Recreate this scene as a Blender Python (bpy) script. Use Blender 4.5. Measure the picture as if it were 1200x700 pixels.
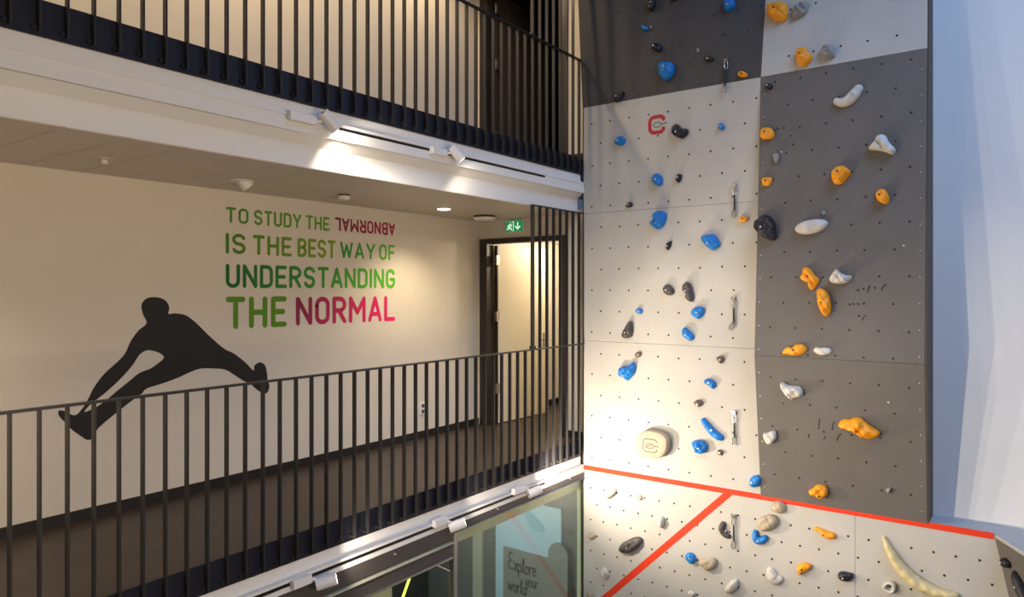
import bpy, bmesh, math, random
from mathutils import Vector, Matrix
from mathutils.geometry import tessellate_polygon
scene = bpy.context.scene
for o in list(bpy.data.objects):
    bpy.data.objects.remove(o)
COL = scene.collection
E = 5.165            # eye height above the atrium floor; helper heights h are relative to the eye
TH = math.atan2(609, 835)

# ------------------------------------------------------------------ camera
cam_d = bpy.data.cameras.new('camera'); cam = bpy.data.objects.new('camera', cam_d); COL.objects.link(cam)
cam.location = (0, 0, E); cam.rotation_euler = (math.pi/2, 0, TH - math.pi/2)
cam_d.sensor_width = 36; cam_d.lens = 36*835/1200; cam_d.shift_y = -10/1200
cam_d.clip_start = .05; cam_d.clip_end = 200
scene.camera = cam

# ------------------------------------------------------------------ exposure, world, daylight
vs = scene.view_settings
vs.view_transform = 'Standard'; vs.look = 'None'; vs.gamma = 1; vs.use_curve_mapping = False
vs.exposure = 0.0
w = bpy.data.worlds.new('world'); scene.world = w; w.use_nodes = True
bg = w.node_tree.nodes['Background']
bg.inputs[0].default_value = (.50, .64, 1, 1); bg.inputs[1].default_value = .12

def area(name, loc, target, sx, sy, power, color, spread=180):
    l = bpy.data.lights.new(name, 'AREA'); l.shape = 'RECTANGLE'; l.size = sx; l.size_y = sy
    l.energy = power; l.color = color; l.spread = math.radians(spread)
    o = bpy.data.objects.new(name, l); COL.objects.link(o); o.location = loc
    d = Vector(target) - Vector(loc); o.rotation_euler = d.to_track_quat('-Z', 'Y').to_euler()
    return o
def spot(name, loc, target, power, color, size=120, blend=.6, rad=.04):
    l = bpy.data.lights.new(name, 'SPOT'); l.energy = power; l.color = color
    l.spot_size = math.radians(size); l.spot_blend = blend; l.shadow_soft_size = rad
    o = bpy.data.objects.new(name, l); COL.objects.link(o); o.location = loc
    d = Vector(target) - Vector(loc); o.rotation_euler = d.to_track_quat('-Z', 'Y').to_euler()
    return o
# glazed atrium roof: cool daylight from above
area('skylight', (4.2, -2.6, E+6.2), (6.6, -.3, E+1.0), 4.5, 4.0, 180, (.35, .54, .95), 95)
# warm lamps on the opposite gallery, behind and below the viewer
area('opposite_gallery_lamps', (1.0, -3.6, E-.9), (2.0, 6.0, E-.2), 6, 1.0, 118, (1, .76, .50), 110)
WARM = (1, .76, .50)
WHITE = (1, .86, .69)
WARM2 = (1, .80, .53)
def point(name, loc, power, color, rad=.08):
    l = bpy.data.lights.new(name, 'POINT'); l.energy = power; l.color = color; l.shadow_soft_size = rad
    o = bpy.data.objects.new(name, l); COL.objects.link(o); o.location = loc
    return o
# ceiling lamps of the corridors (down-facing)
for nm, x, y, h, p in (('corridor_lamp', 6.01, 5.33, .88, 125), ('corridor_lamp', 0.6, 5.35, .88, 175), ('corridor_lamp', 6.93, 5.48, .86, 14),
                       ('upper_corridor_lamp', 1.2, 5.2, 4.2, 125), ('upper_corridor_lamp', 3.8, 5.2, 4.2, 125), ('upper_corridor_lamp', 6.2, 5.2, 4.2, 70)):
    spot(nm, (x, y, E+h), (x, y, E+h-1), p, WARM2 if h < 2 else WARM, 128 if h < 2 else 165, .9 if h < 2 else .5, .07)
point('hall_lamp', (8.9, 5.2, E+.6), 62, (1, .83, .60))
point('shop_fill', (5.6, 5.4, E-2.6), 70, (.9, 1, .9))  # unseen fill light, added to brighten the shop interior

# ------------------------------------------------------------------ materials
def mat(name, color, rough=.6, metal=0, noise=0, nscale=6, bump=0, bscale=40, emit=None, estr=0, coat=0, detail=4):
    m = bpy.data.materials.new(name); m.use_nodes = True
    nt = m.node_tree; b = nt.nodes['Principled BSDF']
    col = (*color, 1)
    b.inputs['Base Color'].default_value = col
    b.inputs['Roughness'].default_value = rough; b.inputs['Metallic'].default_value = metal
    if coat: b.inputs['Coat Weight'].default_value = coat
    tc = nt.nodes.new('ShaderNodeTexCoord')
    if noise:
        n = nt.nodes.new('ShaderNodeTexNoise'); n.inputs['Scale'].default_value = nscale; n.inputs['Detail'].default_value = detail
        nt.links.new(tc.outputs['Object'], n.inputs['Vector'])
        r = nt.nodes.new('ShaderNodeValToRGB')
        r.color_ramp.elements[0].position = .3; r.color_ramp.elements[1].position = .7
        r.color_ramp.elements[0].color = (*[c*(1-noise) for c in color], 1)
        r.color_ramp.elements[1].color = (*[min(1, c*(1+noise)) for c in color], 1)
        nt.links.new(n.outputs['Fac'], r.inputs['Fac']); nt.links.new(r.outputs['Color'], b.inputs['Base Color'])
    if bump:
        n = nt.nodes.new('ShaderNodeTexNoise'); n.inputs['Scale'].default_value = bscale; n.inputs['Detail'].default_value = 3
        nt.links.new(tc.outputs['Object'], n.inputs['Vector'])
        bp = nt.nodes.new('ShaderNodeBump'); bp.inputs['Strength'].default_value = bump; bp.inputs['Distance'].default_value = .01
        nt.links.new(n.outputs['Fac'], bp.inputs['Height']); nt.links.new(bp.outputs['Normal'], b.inputs['Normal'])
    if emit:
        b.inputs['Emission Color'].default_value = (*emit, 1); b.inputs['Emission Strength'].default_value = estr
    return m
def srgb(h):
    v = [int(h[i:i+2], 16)/255 for i in (0, 2, 4)]
    return tuple(c/12.92 if c <= .04045 else ((c+.055)/1.055)**2.4 for c in v)
M = {
 'wall': mat('wall_paint', srgb('ddd5c6'), .7, noise=.02, nscale=2, bump=.05, bscale=120),
 'white': mat('white_plaster', srgb('e4e2dd'), .65, noise=.02, nscale=2, bump=.04, bscale=90),
 'ceil': mat('ceiling_metal', srgb('cdc3b4'), .5, noise=.02, nscale=3),
 'gap': mat('ceiling_backing', srgb('e6dccb'), .8),
 'floor': mat('dark_concrete_floor', srgb('3b3027'), .42, noise=.22, nscale=3, bump=.05, bscale=30, detail=8),
 'base': mat('black_baseboard', srgb('1d1a1a'), .5),
 'steel': mat('charcoal_steel', srgb('3b3a3b'), .38, metal=.45),
 'skirt': mat('dark_blue_steel', srgb('1c1e2a'), .42, metal=.2),
 'bolt': mat('zinc_bolt', srgb('cfccc6'), .35, metal=.3),
 'frame': mat('dark_door_frame', srgb('2c2622'), .45),
 'leaf': mat('cream_door_leaf', srgb('e6dcc2'), .5),
 'plastic': mat('white_plastic', srgb('e8e6e2'), .4),
 'black': mat('black_plastic', srgb('0c0c0d'), .4),
 'lens': mat('lit_lens', (1, .9, .7), .3, emit=(1, .88, .65), estr=14),
 'dlight': mat('lit_diffuser', (1, .95, .85), .3, emit=(1, .92, .75), estr=6),
 'cassette': mat('grey_blind_cassette', srgb('55504e'), .45, metal=.3),
 'pwhite': mat('climbing_panel_white', srgb('bbb7ae'), .75, noise=.05, nscale=2.2, bump=.25, bscale=160, detail=8),
 'pgrey': mat('climbing_panel_grey', srgb('65605b'), .75, noise=.06, nscale=2.5, bump=.25, bscale=160, detail=8),
 'pgrey_shaded': mat('climbing_panel_grey_shaded', srgb('494643'), .75, noise=.07, nscale=2.5, bump=.25, bscale=160, detail=8),  # same grey as the right column, its weaker light put into the colour
 'pside': mat('plywood_side', srgb('4c4238'), .7, noise=.1, nscale=8),
 'hole': mat('bolt_hole_dark', srgb('242220'), .6),
 'screw': mat('panel_screw', srgb('c8c8c8'), .4, metal=.5),
 'tape': mat('red_tape', srgb('e0360c'), .75),
 'blue': mat('blue_resin', srgb('0a76c2'), .5, noise=.10, nscale=12, bump=.35, bscale=50),
 'orange': mat('orange_resin', srgb('f39c0e'), .5, noise=.08, nscale=12, bump=.35, bscale=50),
 'hwhite': mat('white_resin', srgb('c9c4b8'), .55, noise=.08, nscale=10, bump=.4, bscale=45),
 'hblack': mat('black_resin', srgb('1b1c21'), .45, noise=.2, nscale=14, bump=.4, bscale=45),
 'grey': mat('grey_resin', srgb('8c8a84'), .6, noise=.12, nscale=10, bump=.5, bscale=45),
 'darkgrey': mat('charcoal_resin', srgb('4b4642'), .5, noise=.45, nscale=45, bump=.4, bscale=45),
 'beige': mat('beige_resin', srgb('a99b82'), .6, noise=.08, nscale=7, bump=.35, bscale=50),
 'banana': mat('pale_yellow_resin', srgb('d9c48c'), .5, noise=.14, nscale=6, bump=.3, bscale=40),
 'brown': mat('brown_resin', srgb('6b5a4a'), .6, noise=.2, nscale=12, bump=.5, bscale=45),
 'engrave': mat('engraved_line', srgb('54452f'), .8),
 'logored': mat('logo_red', srgb('b3122c'), .5), 'logogrey': mat('logo_grey', srgb('70706c'), .5),
 'sling': mat('dark_sling', srgb('26262b'), .8), 'alu': mat('aluminium', srgb('c9c6bd'), .25, metal=.9),
 'vinyl': mat('black_vinyl', srgb('14110f'), .6),
 'green_sign': mat('exit_sign_green', srgb('0d7a3c'), .4, emit=(.01, .22, .07), estr=.8),
 'sign_white': mat('exit_sign_white', (1, 1, 1), .4, emit=(.8, 1, .85), estr=.9),
 'panelblue': mat('pale_blue_panel', srgb('b7d8ea'), .5), 'poster': mat('poster_grey', srgb('8b8d86'), .6),
 'ink': mat('poster_ink', srgb('2c3130'), .6), 'strip': mat('pale_strip', srgb('b9b9a4'), .6),
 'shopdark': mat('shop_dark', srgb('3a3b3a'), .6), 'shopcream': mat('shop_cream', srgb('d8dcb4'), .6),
 'tubelight': mat('yellow_light_tube', (.8, 1, .1), .4, emit=(.75, 1, .08), estr=2.0),
 'pink': mat('magenta_print', srgb('a8154e'), .5),
}
gm = bpy.data.materials.new('shop_glass'); gm.use_nodes = True
gb = gm.node_tree.nodes['Principled BSDF']
gb.inputs['Base Color'].default_value = (.93, .98, .94, 1); gb.inputs['Roughness'].default_value = .02
gb.inputs['Transmission Weight'].default_value = 1; gb.inputs['IOR'].default_value = 1.5
M['glass'] = gm
def grad(name, c0, c1, x0, x1):
    m = mat(name, (0, 0, 0), .6); nt = m.node_tree
    g = nt.nodes.new('ShaderNodeNewGeometry'); s = nt.nodes.new('ShaderNodeSeparateXYZ')
    r = nt.nodes.new('ShaderNodeMapRange'); r.inputs[1].default_value = x0; r.inputs[2].default_value = x1
    c = nt.nodes.new('ShaderNodeMix'); c.data_type = 'RGBA'
    c.inputs[6].default_value = (*c0, 1); c.inputs[7].default_value = (*c1, 1)
    nt.links.new(g.outputs['Position'], s.inputs[0]); nt.links.new(s.outputs['X'], r.inputs[0])
    nt.links.new(r.outputs[0], c.inputs[0]); nt.links.new(c.outputs[2], nt.nodes['Principled BSDF'].inputs['Base Color'])
    return m

# ------------------------------------------------------------------ helpers
def link(o, parent=None):
    COL.objects.link(o)
    if parent: o.parent = parent
    return o
def wpos(o):
    v = Vector(o.location)
    p = o.parent
    while p: v += p.location; p = p.parent
    return v
def thing(name, label, cat, loc=(0, 0, 0), group=None):
    o = bpy.data.objects.new(name, None); link(o); o.empty_display_size = .1
    o.location = (loc[0], loc[1], loc[2]+E); o['label'] = label; o['category'] = cat
    if group: o['group'] = group
    return o
def tag(o, label, cat, group=None):
    o['label'] = label; o['category'] = cat
    if group: o['group'] = group
    return o
class MB:
    """collects geometry in world metres, heights relative to the eye"""
    def __init__(s): s.v = []; s.f = []
    def face(s, pts):
        n = len(s.v); s.v += [tuple(p) for p in pts]; s.f.append(list(range(n, n+len(pts))))
    def box(s, x0, x1, y0, y1, z0, z1):
        if x0 > x1: x0, x1 = x1, x0
        if y0 > y1: y0, y1 = y1, y0
        if z0 > z1: z0, z1 = z1, z0
        n = len(s.v)
        s.v += [(x, y, z) for z in (z0, z1) for y in (y0, y1) for x in (x0, x1)]
        s.f += [[n+i for i in q] for q in ((0, 2, 3, 1), (4, 5, 7, 6), (0, 1, 5, 4), (2, 6, 7, 3), (0, 4, 6, 2), (1, 3, 7, 5))]
        return s
    def prism(s, pts, d):
        """closed polygon pts (3-D) extruded by vector d"""
        n = len(s.v); k = len(pts)
        s.v += [tuple(p) for p in pts] + [tuple(Vector(p)+Vector(d)) for p in pts]
        s.f.append([n+i for i in range(k)][::-1]); s.f.append([n+k+i for i in range(k)])
        for i in range(k):
            j = (i+1) % k; s.f.append([n+i, n+j, n+k+j, n+k+i])
        return s
    def cyl(s, p0, p1, r0, r1=None, n=16):
        p0 = Vector(p0); p1 = Vector(p1); r1 = r0 if r1 is None else r1
        d = (p1-p0).normalized(); a = d.orthogonal().normalized(); b = d.cross(a)
        m = len(s.v)
        for p, r in ((p0, r0), (p1, r1)):
            s.v += [tuple(p + a*(r*math.cos(2*math.pi*i/n)) + b*(r*math.sin(2*math.pi*i/n))) for i in range(n)]
        s.f.append([m+i for i in range(n)][::-1]); s.f.append([m+n+i for i in range(n)])
        for i in range(n):
            j = (i+1) % n; s.f.append([m+i, m+j, m+n+j, m+n+i])
        return s
    def tube(s, pts, r, closed=False, n=8):
        pts = [Vector(p) for p in pts]; k = len(pts); m = len(s.v); up = None
        for i, p in enumerate(pts):
            d = (pts[(i+1) % k] - pts[i-1]) if closed else (pts[min(i+1, k-1)] - pts[max(i-1, 0)])
            d.normalize()
            if up is None: up = d.orthogonal().normalized()
            up = (up - d*up.dot(d)).normalized(); b = d.cross(up)
            s.v += [tuple(p + up*(r*math.cos(2*math.pi*j/n)) + b*(r*math.sin(2*math.pi*j/n))) for j in range(n)]
        for i in range(k if closed else k-1):
            for j in range(n):
                a0 = m+i*n+j; a1 = m+i*n+(j+1) % n; b0 = m+((i+1) % k)*n+j; b1 = m+((i+1) % k)*n+(j+1) % n
                s.f.append([a0, a1, b1, b0])
        if not closed:
            s.f.append([m+j for j in range(n)][::-1]); s.f.append([m+(k-1)*n+j for j in range(n)])
        return s
    def build(s, name, m, parent=None, org=None, smooth=False, bevel=0, mtx=None):
        me = bpy.data.meshes.new(name)
        if mtx is not None:
            vs_ = [mtx @ Vector(v) for v in s.v]
        else: vs_ = [Vector(v) for v in s.v]
        for v in vs_: v.z += E
        if org is None:
            if parent: org_w = wpos(parent)
            else:
                xs = [v.x for v in vs_]; ys = [v.y for v in vs_]; zs = [v.z for v in vs_]
                org_w = Vector(((min(xs)+max(xs))/2, (min(ys)+max(ys))/2, min(zs)))
        else: org_w = Vector((org[0], org[1], org[2]+E))
        me.from_pydata([tuple(v-org_w) for v in vs_], [], s.f)
        bm = bmesh.new(); bm.from_mesh(me)
        bmesh.ops.recalc_face_normals(bm, faces=bm.faces); bm.to_mesh(me); bm.free()
        me.materials.append(M[m] if isinstance(m, str) else m)
        if smooth:
            for p in me.polygons: p.use_smooth = True
            me.set_sharp_from_angle(angle=math.radians(40))
        o = bpy.data.objects.new(name, me); link(o, parent)
        o.location = org_w - (wpos(parent) if parent else Vector())
        if bevel:
            b = o.modifiers.new('bevel', 'BEVEL'); b.width = bevel; b.segments = 2; b.limit_method = 'ANGLE'
        return o
def struct(name, mb, m, **k):
    o = mb.build(name, m, **k); o['kind'] = 'structure'; return o
def copy_child(o, parent, loc=None):
    c = o.copy(); link(c, parent)
    if loc is not None: c.location = loc
    for ch in list(o.children): copy_child(ch, c)
    return c

# ================================================================== SETTING
S0 = 3.365                       # storey height
XL, XE = -1.6, 7.45              # corridor runs from XL to the end wall XE
YB, YW = 4.33, 6.0               # balustrade plane, corridor wall plane
struct('floor', MB().box(-3, 7.9, -4, YB+3, -5.265, -5.165), mat('atrium_floor', srgb('8f8a82'), .5, noise=.08, nscale=2))

def storey(dz, wallname, n):
    # corridor slab with its dark floor
    struct('floor_corridor' if n == 1 else 'floor_upper_corridor', MB().box(XL, XE+4, YB+.03, YW+.1, -1.85+dz, -1.80+dz), 'floor')
    struct('trim_slab_%d' % n, MB().box(XL, XE, YB+.09, YW+.1, -2.08+dz, -1.85+dz), 'gap')
    # white edge beam with its recessed lamp track
    yb = YB + .0
    fb = -2.209+dz if n == 2 else -2.172+dz
    mb = MB()
    mb.box(XL, XE-.07, yb+.036, yb+.10, -1.987+dz, -2.085+dz)
    mb.box(XL, XE-.07, yb-.016, yb+.10, -2.085+dz, -2.105+dz)
    mb.box(XL, XE-.07, yb-.016, yb+.10, -2.135+dz, fb)
    mb.box(XL, XE-.07, yb-.008, yb+.10, -2.105+dz, -2.135+dz)
    struct('trim_edge_beam_%d' % n, mb, 'white')
storey(0, '', 1); storey(S0, '', 2)

# wall behind the corridors: lower and upper storey
struct('wall_left', MB().box(XL, XE, YW, YW+.12, -1.80, .98), 'wall')
struct('wall_upper_left', MB().box(XL, XE, YW, YW+.12, -1.80+S0, .98+S0), 'wall')
struct('wall_far_left', MB().box(XL-.1, XL, YB, YW+.1, -1.8, 4.5), 'wall')
struct('baseboard_left', MB().box(XL, XE, YW-.015, YW, -1.80, -1.715), 'base')
struct('baseboard_upper', MB().box(XL, XE, YW-.015, YW, -1.80+S0, -1.715+S0), 'base')
# ceiling edge: chamfer and lower fascia
mb = MB()
mb.prism([(XL, YB+.02, 1.156), (XL, YB+.02, 1.30), (XL, 4.60, 1.30), (XL, 4.60, .925), (XL, 4.42, .925), (XL, 4.42, 1.09)], (XE-.05-XL, 0, 0))
struct('trim_fascia', mb, 'white')

# slatted metal ceiling: backing and single panels
cb = struct('ceiling', MB().box(XL, XE, 4.43, YW, .935, .97), 'gap')
px0 = 1.765 - .36*9
proto = MB().box(px0+.004, px0+.356, 4.43, YW-.005, .92, .934).build('ceiling_panel', 'ceil', cb, bevel=.003)
base_loc = Vector(proto.location)
for i in range(1, 25):
    c = proto.copy(); link(c, cb); c.location = base_loc + Vector((.36*i, 0, 0))
struct('ceiling_upper', MB().box(XL, XE+4, YB-.02, YW, .92+S0, .99+S0), 'white')

# end walls with a door opening in each storey
def end_wall(dz, n):
    y0, y1, top = 4.587, 5.948, .675
    mb = MB()
    mb.box(XE, XE+.12, y1, YW+.1, -1.8+dz, .98+dz)
    mb.box(XE, XE+.12, YB-.0, y0, -1.8+dz, .98+dz)
    mb.box(XE, XE+.12, y0, y1, top+dz, .98+dz)
    struct('wall_end' if n == 1 else 'wall_upper_end', mb, 'wall')
    mb = MB().box(XE-.015, XE, YB+.05, y0, -1.8+dz, -1.715+dz)
    struct('baseboard_end' if n == 1 else 'baseboard_upper_end', mb, 'base')
    d = thing('door_%d' % n, 'x', 'door', (XE, 5.27, -1.8+dz)); del d['label']; del d['category']; d['kind'] = 'structure'
    # frame
    w_ = .11
    MB().box(XE-.03, XE+.13, y1-.12, y1, -1.8+dz, top+dz).build('door_jamb', 'frame', d, bevel=.004)
    MB().box(XE-.03, XE+.13, y0, y0+.07, -1.8+dz, top+dz).build('door_jamb', 'frame', d, bevel=.004)
    MB().box(XE-.03, XE+.13, y0+.07, y1-.12, top-.065+dz, top+dz).build('door_head', 'frame', d, bevel=.004)
    # open leaf standing in the hall beyond, hinged on the left jamb
    hx, hy = XE+.14, 5.83; a = math.radians(3); L = 1.14
    dx, dy = math.cos(a), -math.sin(a)
    def leafbox(s0, s1, t0, t1, z0, z1):
        q = []
        for s_, t_ in ((s0, t0), (s1, t0), (s1, t1), (s0, t1)):
            q.append((hx+dx*s_-dy*t_*-1*0 + dy*t_*0 + (-dy)*t_*-1, hy+dy*s_+dx*t_, z0+dz))
        return MB().prism(q, (0, 0, z1-z0))
    leafbox(0.02, L, -.045, 0, -1.79, top-.08).build('door_leaf', 'leaf' if n == 1 else mat('brown_door_leaf', srgb('4a4038'), .5), d, bevel=.003)
    for hz in (-1.38, -.42, .33):
        hb = MB().box(hx-.045, hx+.02, hy-.075, hy-.045, hz+dz, hz+.13+dz).build('hinge', 'alu', d)
    MB().box(hx+.0, hx+.02, hy-.05, hy+.0, -1.79+dz, top-.08+dz).build('leaf_edge', 'frame', d)
    if n == 1:
        hxx, hyy = hx+dx*(L-.09), hy+dy*(L-.09)-.045
        hd = MB().box(hxx-.02, hxx+.02, hyy-.008, hyy, -.83, -.62).build('handle_plate', 'alu', d)
        MB().cyl((hxx, hyy-.008, -.72), (hxx, hyy-.05, -.72), .009, n=10).tube([(hxx, hyy-.05, -.72), (hxx-.12, hyy-.05, -.72)], .009).build('door_handle', 'alu', d, smooth=True)
    # hall beyond the door
    lit = n == 1
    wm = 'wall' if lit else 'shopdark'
    sfx = '' if lit else '_upper'
    struct('wall_hall_left'+sfx, MB().box(XE+.12, XE+4, 6.1, 6.2, -1.8+dz, .98+dz), wm)
    struct('wall_hall_right'+sfx, MB().box(XE+.3, XE+4, 4.0, 4.1, -1.8+dz, .98+dz), wm)
    struct('wall_hall_end'+sfx, MB().box(XE+4, XE+4.1, 4.0, 6.2, -1.8+dz, .98+dz), wm)
    struct('ceiling_hall'+sfx, MB().box(XE+.12, XE+4, 4.0, 6.2, .72+dz, .80+dz), wm)
    struct('baseboard_hall'+sfx, MB().box(XE+.12, XE+4, 6.085, 6.1, -1.8+dz, -1.715+dz), 'base')
end_wall(0, 1); end_wall(S0, 2)

# ------------------------------------------------------------------ balustrades
def balustrade(dz, n, label):
    t = thing('balustrade', label, 'railing', (0, YB, -1.99+dz), group=None)
    x0, pitch, cnt = 1.466-.1385*13, .1385, 56
    MB().box(x0-.1, 7.38, YB+.022, YB+.034, -1.985+dz, -1.785+dz).build('skirt_plate', 'skirt', t)
    MB().box(x0-.1, 7.38 if dz == 0 else 7.33, YB-.022, YB+.022, -.648+dz, -.634+dz).build('handrail', 'steel', t, bevel=.002)
    pr = MB().box(x0-.006, x0+.006, YB-.018, YB+.018, -1.965+dz, -.648+dz).build('baluster', 'steel', t)
    bt = MB().box(x0-.030, x0-.004, YB+.010, YB+.022, -1.957+dz, -1.935+dz).build('bolt_bracket', 'skirt' if n == 2 else 'steel', pr)
    b2 = MB().cyl((x0-.02, YB+.012, -1.946+dz), (x0-.02, YB+.004, -1.946+dz), .006, n=8).build('bolt', 'steel', pr)
    for i in range(1, cnt):
        x = x0+pitch*i
        if x > (7.375 if dz == 0 else 7.32): break
        copy_child(pr, t, Vector(pr.location)+Vector((pitch*i, 0, 0)))
    return t
balustrade(0, 1, 'charcoal steel balustrade of thin vertical bars along the corridor with the mural')
balustrade(S0, 2, 'dark steel balustrade with blue-black skirt plate on the upper storey, top left')
def screen(dz, label):
    x0 = 1.466-.1385*13
    t = thing('slat_screen', label, 'screen', (6.8, YB, -.634+dz))
    k0 = 48
    xs = [x0+.1385*k for k in range(k0, k0+9) if x0+.1385*k < (7.375 if dz == 0 else 7.2)]
    xa, xb = xs[0]-.02, (7.375 if dz == 0 else 7.2)
    MB().box(xa, xb, YB-.018, YB+.018, .905+dz, .919+dz).build('top_bar', 'steel', t)
    first = None
    for i, x in enumerate(xs):
        if first is None:
            MB().box(x-.014, x+.008, YB-.02, YB+.02, -.632+dz, .905+dz).build('end_post', 'steel', t)
            first = MB().box(x+.1385-.006, x+.1385+.006, YB-.018, YB+.018, -.632+dz, .905+dz).build('slat', 'steel', t)
            fl = Vector(first.location)
            cl = MB().box(x-.03, x+.03, YB-.024, YB+.024, -.634+dz, -.60+dz).build('clamp', 'steel', t, bevel=.004)
        elif i > 1:
            c = first.copy(); link(c, t); c.location = fl+Vector((.1385*(i-1), 0, 0))
    return t
screen(0, 'tall screen of dark vertical slats in front of the open door')
screen(S0, 'tall screen of dark vertical slats on the upper storey, cut by the top edge')

# ------------------------------------------------------------------ track spotlights
def track(dz, x0, x1, label):
    o = MB().box(x0, x1, YB-.0165, YB-.009, -2.130+dz, -2.110+dz).build('light_track', 'black')
    tag(o, label, 'light track')
track(S0, 3.66, 6.53, 'black slot-like lamp track in the upper white edge beam')
track(0, 1.9, 6.53, 'black slot-like lamp track in the lower white edge beam')
def head(xb0, xb1, hb, c, aim, label, power, size=110, spill=20):
    """adapter box on the beam, yoke and swivelling cylinder"""
    t = thing('track_spotlight', label, 'spotlight', ((xb0+xb1)/2, YB-.03, hb), 'spotlights on the edge beams')
    MB().box(xb0, xb1, YB-.066, YB-.017, hb-.032, hb+.032).build('driver_box', 'plastic', t, bevel=.004)
    c = Vector(c); a = (Vector(aim)-c).normalized()
    p0 = c-a*.075; p1 = c+a*.075
    MB().tube([(xb1-.01, YB-.042, hb), tuple(c)], .012).build('swivel_arm', 'plastic', t, smooth=True)
    mb = MB().cyl(p0, p1-a*.004, .046, n=28)
    mb.build('lamp_housing', 'plastic', t, smooth=True, bevel=.004)
    MB().cyl(p1-a*.004, p1+a*.002, .044, .044, n=28).build('lens_ring', 'plastic', t, smooth=True)
    MB().cyl(p1+a*.002, p1+a*.003, .036, n=24).build('lens', 'lens', t)
    mb = MB()
    s = a.orthogonal().normalized()
    mb.cyl(p0-a*.001, p0-a*.004, .012, n=10)
    mb.build('cooling_slot', 'black', t)
    q = p1+a*.02
    spot('spot_beam', (q.x, q.y, q.z+E), (aim[0], aim[1], aim[2]+E), power, WHITE, size, .6, .03)
    spot('spot_spill', (q.x, q.y, q.z+E), (aim[0], aim[1], aim[2]+E), spill, WHITE, 166, .5, .03)
head(3.17, 3.40, 1.25, (3.49, YB-.10, 1.262), (7.39, 3.3, -2.6), 'white cylinder spotlight on the upper beam, left of the two there', 165, 88, 26)
head(4.67, 4.86, 1.24, (4.955, YB-.09, 1.25), (7.39, 2.5, -1.9), 'white cylinder spotlight on the upper beam, right of the two there', 85, 70, 11)
head(3.20, 3.36, -2.12, (3.45, YB-.11, -2.16), (7.3, 1.4, -1.2), 'white spotlight on the lower beam, nearest the bottom edge', 200, 74, 30)
head(4.70, 4.86, -2.08, (4.95, YB-.10, -2.145), (7.3, 2.0, -1.1), 'white spotlight on the lower beam, middle one of three', 120, 80, 25)
head(5.90, 6.10, -2.07, (6.20, YB-.10, -2.125), (7.39, 3.55, -1.75), 'white spotlight on the lower beam, nearest the climbing wall', 140, 132, 22)

# two more lamps of the same row, left of the picture
spot('row_lamp', (.9, YB-.12, E-2.1), (7.6, .3, E-1.6), 680, WHITE, 38, .8, .04)
spot('row_lamp', (.4, YB-.12, E+1.2), (7.5, .6, E-1.6), 90, WHITE, 36, .8, .04)

# ------------------------------------------------------------------ corridor ceiling fittings
t = thing('downlight', 'small round lit downlight in the corridor ceiling', 'ceiling light', (6.01, 5.33, .91))
MB().cyl((6.01, 5.33, .918), (6.01, 5.33, .908), .085, n=28).build('trim_ring', 'plastic', t, smooth=True)
MB().cyl((6.01, 5.33, .908), (6.01, 5.33, .900), .070, n=28).build('diffuser', 'dlight', t, smooth=True)
t = thing('ceiling_lamp', 'flat round white disc lamp under the ceiling near the exit sign', 'ceiling light', (6.93, 5.48, .86))
MB().cyl((6.93, 5.48, .92), (6.93, 5.48, .895), .13, .14, n=32).build('mount', 'cassette', t, smooth=True)
MB().cyl((6.93, 5.48, .895), (6.93, 5.48, .862), .15, .12, n=32).build('disc', 'plastic', t, smooth=True)
def detector(x, y, label, big=False):
    r = .062 if not big else .05
    t = thing('smoke_detector', label, 'detector', (x, y, .86), 'smoke detectors on the corridor ceiling')
    MB().cyl((x, y, .92), (x, y, .903), r*.9, n=24).build('base_ring', 'cassette', t, smooth=True)
    MB().cyl((x, y, .903), (x, y, .868), r, r*.8, n=24).build('detector_body', 'plastic', t, smooth=True)
detector(4.59, 5.35, 'small white ceiling detector with dark ring above the upside-down word')
t = thing('ceiling_spot', 'tilted white recessed ceiling spot left of the wall lettering', 'ceiling light', (3.51, 5.38, .86))
MB().cyl((3.51, 5.38, .92), (3.51, 5.38, .912), .10, n=28).build('trim_ring', 'plastic', t, smooth=True)
MB().cyl((3.51, 5.38, .93), (3.56, 5.36, .865), .05, n=24).build('lamp_body', 'plastic', t, smooth=True)
t = thing('ceiling_nozzle', 'tiny pale sprinkler nozzle on the left part of the corridor ceiling', 'sprinkler', (2.35, 5.25, .88))
MB().cyl((2.35, 5.25, .92), (2.35, 5.25, .914), .075, n=24).build('rosette', 'ceil', t, smooth=True)
MB().cyl((2.35, 5.25, .914), (2.35, 5.25, .885), .018, .026, n=16).build('nozzle', 'plastic', t, smooth=True)

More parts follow.
